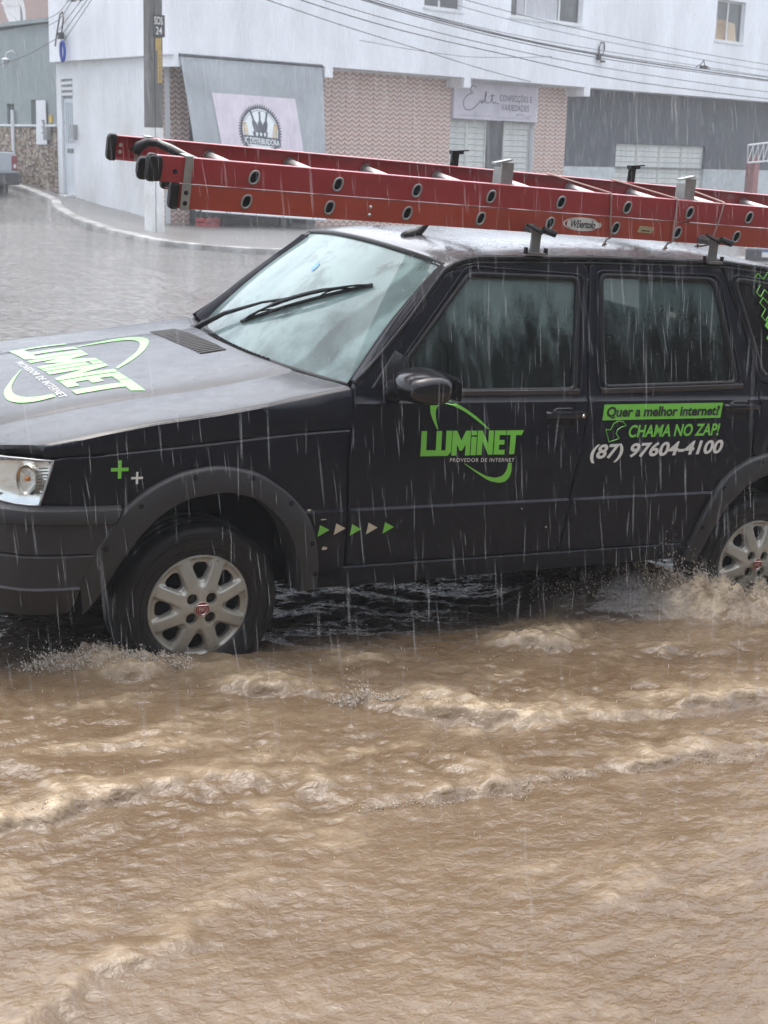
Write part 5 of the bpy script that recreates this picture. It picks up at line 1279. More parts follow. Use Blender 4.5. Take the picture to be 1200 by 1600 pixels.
mb = MB(); mb.grid([[cloth_p(u, v, .004) for u in np.linspace(.0, 1, 30)] for v in np.linspace(.93, 1, 3)]); build('hem', mb, mat('hem_white', (.60,.63,.66), rough=.7), aw, smooth=180)
def inv_cloth(x, z):        # building-plane (x, z) -> cloth (u, v)
    v = (3.345 - z)/(3.345 - .22); v = min(max(v, 0), .99); u = (x - .012 - .30*v)/(3.82-.42*v); return u, v
def on_cloth(off): 
    def f(x, z): u, v = inv_cloth(x, z); return tuple(cloth_p(u, v, off))
    return f
PZ = -.15
POST = mat('poster_pink', (.68,.62,.69), rough=.6, var=.2, vscale=2, bump=.25, bscale=3)
pst = thing('poster', 'pale pink poster with round brewery emblem fixed to the grey canvas curtain', 'poster', local((0,0,0)), A1)
v, f = polys([[(.72,2.80+PZ),(.95,1.35+PZ),(3.18,1.30+PZ),(2.955,2.80+PZ)]]); film('poster_sheet', v, f, on_cloth(.012), POST, pst, ((0, list(np.arange(.8, 3.2, .15))), (1, list(np.arange(1.2, 2.7, .12)))))
EMB = mat('emblem_grey', (.075,.085,.105), rough=.6); EMW = mat('emblem_white', (.75,.80,.81), rough=.6); EMY = mat('emblem_amber', (.60,.37,.11), rough=.6)
ec = (1.935, 2.09+PZ); erx, erz = .60, .56
def E(a, r): return (ec[0]+erx*r*math.cos(a), ec[1]+erz*r*math.sin(a))
gear = []
for k in range(112): gear.append(E(2*math.pi*k/112, 1.0 if k % 2 else .87))
cutg = ((0, list(np.arange(1.2, 2.8, .1))),)
v, f = polys([gear]); film('emblem_gear', v, f, on_cloth(.016), EMB, pst, cutg)
v, f = polys([[E(a, .80) for a in np.linspace(0, 2*math.pi, 60, endpoint=False)]]); film('emblem_ring', v, f, on_cloth(.019), EMW, pst, cutg)
v, f = polys([[[E(a, .755) for a in np.linspace(0, 2*math.pi, 60, endpoint=False)], [E(a, .735) for a in np.linspace(0, 2*math.pi, 60, endpoint=False)]]]); film('emblem_line', v, f, on_cloth(.022), EMB, pst, cutg)
def bottle(cx, lean, cz):
    p = [(-.055,-.16),(-.055,.0),(-.05,.06),(-.022,.12),(-.018,.26),(-.024,.265),(-.024,.30),(.024,.30),(.024,.265),(.018,.26),(.022,.12),(.05,.06),(.055,.0),(.055,-.16)]
    return [(cx + a*1.25 + lean*b, cz + b*.98) for a, b in p]
for cx, ln in ((1.80,-.35),(1.935,0.),(2.07,.25)):
    v, f = polys([bottle(cx, ln, 2.19+PZ)]); film('emblem_bottle', v, f, on_cloth(.022), EMB, pst)
v, f = polys([[(1.72,2.08+PZ),(2.14,2.08+PZ),(2.10,1.90+PZ),(1.76,1.90+PZ)]]); film('emblem_crate', v, f, on_cloth(.024), EMB, pst)
for k in range(3):
    v, f = polys([[(1.80+k*.11,2.06+PZ),(1.86+k*.11,2.06+PZ),(1.85+k*.11,1.99+PZ),(1.81+k*.11,1.99+PZ)]]); film('emblem_slot', v, f, on_cloth(.026), EMW, pst)
for sx in (-1, 1):
    for k in range(6):
        z = 1.96+PZ+k*.050; x = ec[0] + sx*(.37 + .010*k - .0)
        for d in (-1, 1):
            v, f = polys([[(x+d*.005, z-.012), (x+d*.050, z+.012), (x+d*.050, z+.042), (x+d*.012, z+.030)]]); film('emblem_grain', v, f, on_cloth(.023), EMY, pst)
v, f = polys([[(1.42,2.00+PZ),(1.44,1.83+PZ),(2.47,1.80+PZ),(2.46,1.965+PZ)]]); film('emblem_ribbon', v, f, on_cloth(.028), EMB, pst, cutg)
v, f = text_geo('IC DISTRIBUIDORA', offset=.02); v = np.stack([1.49+v[:, 0]*.94, 1.845+PZ+v[:, 1]*.118 - .03*v[:, 0]], 1); film('poster_lettering', v, f, on_cloth(.031), EMW, pst, cutg)

# things kept under the curtain
mb = MB(); mb.box(0,.40,0,.30,0,.035)
cr_ = thing('plastic_crate', 'red plastic crate on the pavement under the lower corner of the grey curtain', 'crate', local((.70,-.55,-.10)), A1)
REDC = mat('crate_red', (.42,.03,.035), rough=.4)
mb = MB(); mb.box(0,.40,0,.30,0,.02); build('crate_floor', mb, REDC, cr_)
for k in range(4):
    mb = MB()
    x0, x1, y0, y1 = ((0,.40,0,.015),(0,.40,.285,.30),(0,.015,.015,.285),(.385,.40,.015,.285))[k]
    mb.box(x0, x1, y0, y1, .02, .16); mb.box(x0, x1, y0, y1, .19, .26)
    if x1-x0 > .1:
        for j in range(5): mb.box(x0+j*.0925, x0+j*.0925+.03, y0, y1, .16, .19)
    else: mb.box(x0, x1, y0, y0+.03, .16, .19); mb.box(x0, x1, y1-.03, y1, .16, .19)
    build('crate_side', mb, REDC, cr_)
bn = thing('bench', 'low dark bench in the shade under the grey canvas curtain', 'bench', local((1.25,-.30,-.20)), A1)
DKW = mat('dark_wood', (.03,.03,.033), rough=.7)
for k in range(3):
    mb = MB(); mb.box(0, 2.2, k*.13, k*.13+.11, .36, .40); build('plank', mb, DKW, bn)
for x in (.1, 2.0):
    for y in (.02, .30):
        mb = MB(); mb.box(x, x+.06, y, y+.06, 0, .358); build('leg', mb, DKW, bn)
mb = MB(); mb.box(.16, 2.0, .16, .20, .10, .16); build('stretcher', mb, DKW, bn)

# ---- grey house along the side street
def sideworld(s, off, z):
    p = side(s, off, 0); w = local((p[0], p[1], 0)); return (w[0], w[1], z)
hx = sideworld(4.75, 0, 0)
house = thing('grey_house', 'sage grey single storey house with stone clad base and red tiled roof', 'house', (hx[0], hx[1], 0), A2)
SAGE = mat('sage_render', (.245,.285,.285), rough=.85, var=.35, var2=(.19,.225,.225), vscale=1.1)
RECW = mat('reveal_white', (.68,.70,.71), rough=.8)
hs = lambda s: s-4.75
sheet('wall', [(0,-.2),(14,-.2),(14,4.10),(0,4.38)], [rect(hs(7.03),hs(7.45),2.10,2.63), rect(hs(5.74),hs(6.10),2.13,2.705)], -.25, .25, SAGE, house)
mb = MB(); mb.box(0, 14, -5, -4.8, -.2, 4.2); mb.box(-.0, .2, -4.8, -.25, -.2, 4.3); build('rear_wall', mb, SAGE, house)
for a, b, z0, z1 in ((7.03,7.45,2.10,2.63),(5.74,6.10,2.13,2.705)):
    w = None
    mb = MB(); mb.box(hs(a)+.002, hs(b)-.002, -.20, -.18, z0+.002, z1-.002); w = build('window', mb, RECW, house)
    mb = MB(); mb.box(hs(a)+.05, hs(b)-.05, -.178, -.172, z0+.05, z1-.05); build('pane', mb, mat('pale_pane', (.34,.40,.41), rough=.2), w)
STONE = [mat('stone_'+n, c, rough=.7, var=.4, vscale=20) for n, c in (('sand', (.36,.27,.19)), ('brown', (.20,.135,.09)), ('pale', (.47,.41,.33)), ('dark', (.12,.09,.07)))]
mb = MB(); RS = random.Random(3); z = .28
while z < 2.08:
    h = RS.uniform(.035,.075); x = 0.
    while x < 9.:
        w = RS.uniform(.05,.16); d = RS.uniform(.012,.035); mb.box(x+.003, min(9., x+w)-.003, .0005, d, z+.002, min(2.10, z+h)-.002, RS.choice((0,0,0,1,1,2,2,3))); x += w
    z += h
sc_ = build('stone_cladding', mb, STONE, house); sc_['kind'] = 'stuff'
mb = MB(); mb.box(0, 9, .001, .05, 2.105, 2.15); build('dado_cap', mb, RECW, house)
mb = MB(); mb.box(-.02, 14, -.35, .12, 4.385, 4.47); build('cornice', mb, SAGE, house)
TILER = mat('roof_tile_red', (.10,.060,.052), rough=.8, var=.7, var2=(.062,.044,.040), vscale=2.2)
P = [[(x, -1.6-3.6*k/14, 4.55+1.9*k/14 + .045*abs(math.sin(x*9.5)) + .02*(k % 2)) for x in np.linspace(-.2, 14, 260)] for k in range(15)]
mb = MB(); mb.grid(P); build('roof', mb, TILER, house, smooth=60)
mb = MB(); mb.box(-.1, 14, -1.7, -.4, 4.40, 4.56); build('roof_ledge', mb, mat('ledge_pale', (.45,.43,.42), rough=.8, var=.5, var2=(.36,.24,.22), vscale=1.5), house)
# on the house wall
def at_house(s, off, z): return sideworld(s, off, z)
pp = thing('downpipe', 'white rain pipe running down the grey house wall between its windows', 'pipe', at_house(7.0, .06, 1.0), A2)
mb = MB(); mb.tube([(0,0,-.2),(0,0,1.48)], .045, n=10); build('pipe_run', mb, RECW, pp, smooth=60)
for z in (.3, 1.2):
    mb = MB(); mb.tube([(0,0,z),(0,0,z+.04)], .056, n=10); build('pipe_clip', mb, RECW, pp, smooth=60)
hb = thing('hanging_banner', 'narrow white banner with small dark print hanging on the grey house wall', 'banner', at_house(5.45, .06, 1.70), A2)
mb = MB(); mb.grid([[(x, .01*math.sin(x*8+z*3), z) for x in np.linspace(-.27, .27, 8)] for z in np.linspace(0, .99, 8)]); build('banner_cloth', mb, RECW, hb, smooth=180)
for k in range(7):
    mb = MB(); mb.box(-.22, -.06-.04*(k % 3), .016, .019, .52-k*.045, .545-k*.045); build('banner_print', mb, INK, hb)
yb_ = sbox('notice_plate', 4.95, 5.10, .03, .002, 2.19-.15, 2.36-.15, mat('notice_yellow', (.58,.40,.07), rough=.5), None); yb_.matrix_world = bld.matrix_basis; tag(yb_, 'small yellow notice plate on the grey house above its meter box', 'plate')
mt = sbox('meter_box', 4.97, 5.19, .14, .045, 1.80-.15, 2.09-.15, mat('meter_dark', (.20,.205,.205), rough=.5), None); mt.matrix_world = bld.matrix_basis; tag(mt, 'grey meter box on the stone clad base of the grey house', 'meter box')
lp_ = thing('wall_lantern', 'white carriage lantern on a curved arm high on the grey house wall', 'lamp', at_house(6.85, .02, 3.62), A2)
mb = MB(); mb.tube([(-.1,0,.12),(-.05,.10,.20),(.05,.18,.16),(.10,.20,.05)], .015, n=6); build('lamp_arm', mb, RECW, lp_, smooth=180)
mb = MB(); mb.lathe([(0,.1),(.10,.02),(.11,0)], 8, axis='y'); 
mb = MB(); mb.add([(.10+math.cos(a)*r, .20+math.sin(a)*r, z) for z, r in ((.05,.02),(.0,.11)) for a in np.linspace(0, 2*math.pi, 8, endpoint=False)], [(i, (i+1) % 8, 8+(i+1) % 8, 8+i) for i in range(8)]); build('lamp_roof', mb, RECW, lp_)
mb = MB(); mb.add([(.10+math.cos(a)*r, .20+math.sin(a)*r, z) for z, r in ((-.005,.085),(-.18,.05)) for a in np.linspace(0, 2*math.pi, 6, endpoint=False)], [(i, (i+1) % 6, 6+(i+1) % 6, 6+i) for i in range(6)]); build('lamp_glass', mb, mat('lantern_glass', (.30,.33,.34), rough=.2), lp_)
for a in np.linspace(0, 2*math.pi, 6, endpoint=False):
    mb = MB(); mb.tube([(.10+math.cos(a)*.087, .20+math.sin(a)*.087, -.005), (.10+math.cos(a)*.052, .20+math.sin(a)*.052, -.18)], .008, n=5); build('lamp_bar', mb, RECW, lp_)
tb = thing('small_table', 'small white legged table with dark top standing by the stone clad wall', 'table', at_house(6.6, .45, .60), A2)
mb = MB(); mb.box(-.36,.36,-.22,.22,.36,.42); build('tabletop', mb, mat('table_grey', (.13,.13,.135), rough=.6), tb)
mb = MB(); mb.box(-.30,.20,-.15,.15,.421,.46); build('tray', mb, RECW, tb)
for x in (-.30,.24):
    for y in (-.20,.14):
        mb = MB(); mb.box(x, x+.06, y, y+.06, -.05, .358); build('leg', mb, RECW, tb)
for y in (-.185,.155):
    mb = MB(); mb.box(-.238, .238, y, y+.03, .12, .17); build('stretcher', mb, RECW, tb)
ds = thing('satellite_dish', 'pale round satellite dish on the red tiled roof of the grey house', 'dish', at_house(10.0, -1.6, 4.75), A2)
P = [[(r*.66*math.cos(a)*.9, .0 + .2*r*r + r*.66*math.sin(a)*.25, .36 + r*.66*math.sin(a)) for a in np.linspace(0, 2*math.pi, 33)] for r in np.linspace(.02, 1, 8)]
mb = MB(); mb.grid(P); dsh = build('dish_bowl', mb, RECW, ds, smooth=180); q = dsh.modifiers.new('t', 'SOLIDIFY'); q.thickness = .012
mb = MB(); mb.tube([(0,0,-.3),(0,0,.40)], .03, n=8); build('dish_mast', mb, mat('mast_grey', (.25,.25,.25), rough=.5), ds, smooth=60)
mb = MB(); mb.tube([(0,.05,-.02),(.0,.40,.20),(0,.46,.36)], .012, n=6); mb.tube([(0,.44,.34),(0,.50,.42)], .03, n=8); build('dish_arm', mb, RECW, ds, smooth=60)

# ---- pavement and kerb
kp = np.array([(6.9,33.),(7.72,29.8),(7.78,27.9),(7.45,26.6),(7.33,25.1),(7.31,22.9),(7.24,20.6),(7.40,19.75),(7.9,19.25),(8.6,19.0),(9.6,19.2),(13,20.2),(20,22.2),(30,25.1),(45,29.4)])
bp_ = [sideworld(12,0,0), sideworld(8,0,0), sideworld(5.5,0,0), sideworld(4.2,0,0), sideworld(2.6,0,0), sideworld(1.,0,0), sideworld(.2,0,0), local((0,0,0)), local((.3,0,0)), local((1.2,0,0)), local((2.2,0,0)), local((5.5,0,0)), local((12.5,0,0)), local((23,0,0)), local((38,0,0))]
bz = [1.25,.92,.70,.58,.44,.32,.20,.16,.15,.14,.13,.02,-.55,-.95,-1.5]
def kerb_z(x, y): return float(g(np.array(x), np.array(y))) + .115
PAV = mat('pavement_concrete', (.20,.195,.185), rough=.35, var=.7, var2=(.14,.135,.13), vscale=1.3, bump=.15, bscale=8)
P = []
for (x, y), b, z in zip(kp, bp_, bz):
    zk = kerb_z(x, y); P.append([(x + (b[0]-x)*t, y + (b[1]-y)*t, zk + (z-zk)*t) for t in (.04,.2,.4,.6,.8,1.,1.06)])
mb = MB(); mb.grid(P); o = build('pavement', mb, PAV, None, smooth=180); o['kind'] = 'structure'
KERB = mat('kerb_white_paint', (.15,.145,.135), rough=.6, var=1., var2=(.46,.46,.45), vscale=2.4)
q = resample3([(x, y, kerb_z(x, y)) for x, y in kp], 150); mb = MB(); P = []
for i, p in enumerate(q):
    t = q[min(i+1, 149)]-q[max(i-1, 0)]; t /= np.linalg.norm(t[:2]); n = np.array((t[1], -t[0], 0)); n = n if (n @ (np.array((3., 15, 0))-p)) > 0 else -n
    P.append([tuple(p + n*d + np.array((0, 0, h))) for d, h in ((-.17,-.10),(-.17,.012),(-.01,.016),(.015,.004),(.03,-.03),(.035,-.3))])
mb.grid(P); o = build('kerb', mb, KERB, None, smooth=35); o['kind'] = 'structure'
# broken concrete lump at the foot of the pole
# ---- utility pole
px, py = 8.16, 22.62; pz = kerb_z(px, py)-.05
pole = thing('utility_pole', 'concrete utility pole with white painted foot and a black plate near its middle', 'pole', (px, py, pz), A1)
CONC = mat('old_concrete', (.135,.13,.122), rough=.85, var=.7, var2=(.075,.072,.07), vscale=3, stretch=(1,1,.3), bump=.2, bscale=20)
def pole_sec(z): k = 1-.018*z; return .142*k, .11*k
def pole_mesh(z0, z1, grow):
    mb = MB(); P = []
    for z in np.linspace(z0, z1, 9):
        a, b = pole_sec(z); a += grow; b += grow
        P.append([(-a,-b,z),(-a*.42,-b,z),(-a*.36,-b+.035,z),(-a*.30,-b+.035,z),(-a*.24,-b,z),(a,-b,z),(a,b,z),(-a,b,z),(-a,-b,z)])
    mb.grid(P); mb.poly(P[-1][:-1]); return mb
build('pole_shaft', pole_mesh(-.3, 8.2, 0), CONC, pole); build('painted_foot', pole_mesh(-.2, 1.93, .004), mat('pole_white_paint', (.74,.75,.74), rough=.7, var=.6, var2=(.36,.34,.31), vscale=2.5, stretch=(1,1,.6)), pole)
mb = MB(); a, b = pole_sec(3.8); mb.box(-a+.06, a+.045, -b-.018, -b-.006, 3.52, 3.90); pl_ = build('black_plate', mb, BLACKV, pole)
for txt, z in (('SOS', 3.73), ('24', 3.56)):
    v, f = text_geo(txt, offset=.012); w = .185 if txt == 'SOS' else .14; v = np.stack([-.055+v[:, 0]*w + (.03 if txt == '24' else 0), z+v[:, 1]*.135], 1); film('plate_lettering', v, f, lambda a_, c: (a_, -b-.0195, c), WHITEV, pl_)
mb = MB(); b2 = pole_sec(3.2)[1]; mb.box(-.03, .10, -b2-.010, -b2-.003, 3.28, 3.50); mb.box(.015, .115, -b2-.008, -b2-.003, 2.72, 3.279); yl = build('yellow_strip', mb, mat('strip_yellow', (.46,.30,.06), rough=.6, var=.6, var2=(.22,.17,.08), vscale=9), pole)
for k in range(7):
    mb = MB(); mb.obox((.065, -b2-.0095, 2.78+k*.07), (.022,0,.018), (0,.001,0), (-.004,0,.005)); build('strip_mark', mb, CONC, yl)
mb = MB(); mb.box(.115, .30, -.10, .10, 4.28, 5.2); bevel(build('junction_box', mb, mat('jbox_grey', (.22,.23,.235), rough=.6), pole), .02)
mb = MB(); mb.box(-.6, .9, -.17, -.125, 5.62, 5.74); build('cross_arm', mb, CONC, pole)
mb = MB(); mb.tube([(-.14,-.14,3.9),(-.20,-.16,3.6),(-.19,-.16,3.3),(-.12,-.14,3.1)], .008, n=5); build('loose_wire', mb, BLACKV, pole)

# ---- overhead cables
CABM = mat('cable_black', (.02,.02,.022), rough=.6)
def cable(lab, pts, r=.011):
    n = 60; p = np.array([local((a, -o, c-.15)) for a, o, c in pts]); d = np.r_[0, np.cumsum(np.linalg.norm(np.diff(p, axis=0), axis=1))]; s = np.linspace(0, d[-1], n); q = np.stack([np.interp(s, d, p[:, k]) for k in range(3)], 1)
    for _ in range(30): q[1:-1] = .25*q[:-2]+.5*q[1:-1]+.25*q[2:]
    mb = MB(); mb.tube([tuple(k) for k in q], r, n=5, cap=False); return tag(build('overhead_cable', mb, CABM, None, smooth=180), lab, 'cable', 'overhead cables along the building front')
GEN = 'thin dark cable strung from the pole along the white upper wall'
base = [(-.6,5.40),(3.3,4.76),(5.5,4.54),(8.44,4.29),(11.8,4.13),(19.4,3.95),(27,3.90)]
for dz, r, lb_ in ((0,.016,'thickest dark cable in the middle of the tight bundle crossing the upper wall'),(.05,.010,'thin strand riding just above the thickest cable of the tight bundle'),(-.045,.010,'thin strand hanging just below the thickest cable of the tight bundle'),(.09,.007,'finest and topmost strand of the tight cable bundle crossing the upper wall')): cable(lb_, [(a, 2.2, c + dz*(1+.6*math.sin(a*.3+dz*40))) for a, c in base], r)
cable('lowest long cable crossing the upper wall down towards the dark grey shopfront', [(-.6,2.2,5.0),(3,2.2,4.40),(5.1,2.2,4.15),(8.46,2.1,3.98),(11.3,2.0,3.66),(19.5,2.0,3.47),(27,2.0,3.4)], .011)
cable('long cable hanging between the tight bundle and the lowest long cable', [(-.6,2.2,5.1),(3,2.2,4.55),(5.1,2.2,4.32),(9.1,2.1,4.02),(12.5,2.0,3.86),(19.,2.0,3.66),(27,2.0,3.6)], .009)
cable('highest long thin cable, passing close under the upstairs windows', [(-.6,2.2,5.9),(5,2.2,5.15),(9,2.2,4.80),(13,2.2,4.55),(19.5,2.2,4.35),(27,2.2,4.3)], .008)
cable('second highest long thin cable, just below the one close under the windows', [(-.6,2.2,5.8),(5,2.2,5.0),(9,2.2,4.62),(13,2.2,4.42),(19.5,2.2,4.18),(27,2.2,4.15)], .007)
cable('thin cable sloping from the pole to the wall edge above the lilac shop sign', [(-.6,2.2,4.8),(3,2.0,4.25),(5.5,1.8,3.95),(8.,1.4,3.68),(9.6,1.0,3.58),(10.8,.63,3.53)], .009)
cable('slack thin cable hanging in a shallow bow across the wall above the tiles', [(4.0,1.6,4.02),(5.5,1.6,3.93),(7.4,1.6,3.88),(9.2,1.6,3.98),(10.4,1.6,4.08)], .006)
def cable_w(lab, P, r=.008):
    q = resample3(P, 40)
    for _ in range(10): q[1:-1] = .25*q[:-2]+.5*q[1:-1]+.25*q[2:]
    mb = MB(); mb.tube([tuple(k) for k in q], r, n=5, cap=False); return tag(build('service_cable', mb, CABM, None, smooth=180), lab, 'cable', 'service cables on the side wall')
ptop = (px-.15, py, 5.9); hk = sideworld(3.93, .25, 4.02)
GS = 'thin service cable running from the pole top to the side wall of the white building'
for dx, dz, lb_ in ((0,0,'middle'),(.06,-.10,'lowest'),(-.05,.12,'highest')): cable_w(lb_ + ' of the three service cables from the pole to the hook on the side wall', [(ptop[0], ptop[1], ptop[2]+dz*3), ((ptop[0]+hk[0])/2, (ptop[1]+hk[1])/2, (ptop[2]+hk[2])/2-.15+dz), (hk[0]+dx, hk[1], hk[2]+dz)])
cable_w('thin cable crossing the grey house front towards the white building', [sideworld(12, .6, 3.2), sideworld(8.5, .5, 3.30), sideworld(5.5, .4, 3.62), hk])
for k, (z0, z1, s1) in enumerate(((4.25,4.6,3.0),(4.4,4.9,2.6))): cable_w(('lower', 'upper')[k] + ' thin cable rising along the white side wall towards its upper window', [sideworld(4.7, .25, z0), sideworld(4.0, .22, z0+.12), sideworld(s1, .22, z1+.4), sideworld(1.8, .3, z1+1.1)], .007)
hkx = thing('cable_hook', 'black cable loop and clamp on the white side wall above the blue hose', 'cable hook', hk, A2)
mb = MB(); mb.tube([(.30,.0,-.20),(.16,.0,.16),(.02,.0,.46),(-.10,.0,.50),(-.14,.0,.36),(-.04,.0,.08)], .018, n=6); build('cable_loop', mb, CABM, hkx, smooth=180)
mb = MB(); mb.box(-.06,.06,-.05,.05,-.06,.08); build('clamp', mb, CABM, hkx)
bh = thing('hose_coil', 'coiled blue hose hanging on the white side wall', 'hose', sideworld(3.84, .24, 3.68), A2)
BLUEH = mat('hose_blue', (.012,.05,.38), rough=.4)
for k, rr in enumerate((.21,.225,.215)):
    mb = MB(); mb.tube([(rr*.44*math.cos(a), .02*k, .02+rr*.98*math.sin(a)) for a in np.linspace(0, 2*math.pi, 33)], .017, n=6, cap=False); build('hose_turn', mb, BLUEH, bh, smooth=180)
hk2 = thing('cable_hook', 'black curled cable end hanging on the white wall above the dark grey shopfront', 'cable hook', local((13.47,-.66,4.27)), A1)
mb = MB(); mb.tube([(-.05,0,-.15),(-.05,0,.10),(.02,0,.22),(.14,0,.22),(.17,0,.05),(.10,0,-.10)], .022, n=6); build('cable_loop', mb, CABM, hk2, smooth=180)
mb = MB(); mb.box(-.10,.02,-.03,.04,-.22,-.08); mb.box(.06,.2,-.03,.03,-.27,-.22); build('clamp', mb, CABM, hk2)
hk3 = thing('cable_hook', 'dark cable splice hanging on the overhead wires near the right edge', 'cable hook', local((15.9,-2.2,3.98)), A1)
mb = MB(); mb.box(-.12,.16,-.03,.03,-.04,.04); mb.tube([(-.3,0,.0),(-.1,0,.08),(.0,0,.18),(.06,0,.05),(.3,0,-.02)], .014, n=5); build('clamp', mb, CABM, hk3)

# ---- white lattice arm and red post at the right edge
tr_ = thing('lattice_arm', 'white steel lattice arm on a red post at the right end of the grey shopfront', 'post', local((20.9,-1.0,-.15)), A1)
WST = mat('steel_white_paint', (.60,.60,.60), rough=.5); RPO = mat('post_red_paint', (.34,.12,.12), rough=.5, var=.4, vscale=3)
ta, tb_ = [(-.65,2.22),(1.6,2.42)], [(-.60,1.72),(1.6,1.86)]
for a_ in (ta, tb_):
    mb = MB(); mb.tube([(x, 0, z) for x, z in a_], .03, n=6); build('chord', mb, WST, tr_)
for k in range(8):
    u0, u1 = k/8, (k+1)/8; A_ = lambda l, u: (l[0][0]+(l[1][0]-l[0][0])*u, 0, l[0][1]+(l[1][1]-l[0][1])*u)
    mb = MB(); mb.tube([A_(ta, u0), A_(tb_, u0)], .018, n=5); mb.tube([A_(tb_, u0), A_(ta, u1)], .018, n=5); build('web', mb, WST, tr_)
mb = MB(); mb.box(-.16,.12,.04,.32,-1.2,1.95); build('red_post', mb, RPO, tr_)

# ---- unseen terrace behind the camera, added for dark reflections and to block sky
opp = thing('added_opposite_house', 'plain ochre terrace added unseen across the street, mirrored in the car windows', 'house', (0,-7.6,0), 0)
OCH = mat('ochre_render', (.17,.15,.125), rough=.85, var=.4, vscale=.8)
sheet('wall', rect(-16,20,-.6,5.8), [rect(-9,-8,-.4,1.9), rect(-5.5,-4.2,.9,2.1), rect(-1.5,-.5,-.4,1.9), rect(2.2,3.5,.9,2.1), rect(6,7,-.4,1.9), rect(10,11.3,.9,2.1)], -.25, .25, OCH, opp)
mb = MB(); mb.box(-16,20,-6,-.26,-.6,5.7); 
build('house_body', mb, DARK, opp)
mb = MB(); mb.add([(-16.3,1.1,4.2),(20.3,1.1,4.2),(20.3,-.05,4.75),(-16.3,-.05,4.75),(-16.3,1.1,4.32),(20.3,1.1,4.32),(20.3,-.05,4.87),(-16.3,-.05,4.87)], [(0,3,2,1),(4,5,6,7),(0,1,5,4),(1,2,6,5),(2,3,7,6),(3,0,4,7)]); build('eaves', mb, TILER, opp)

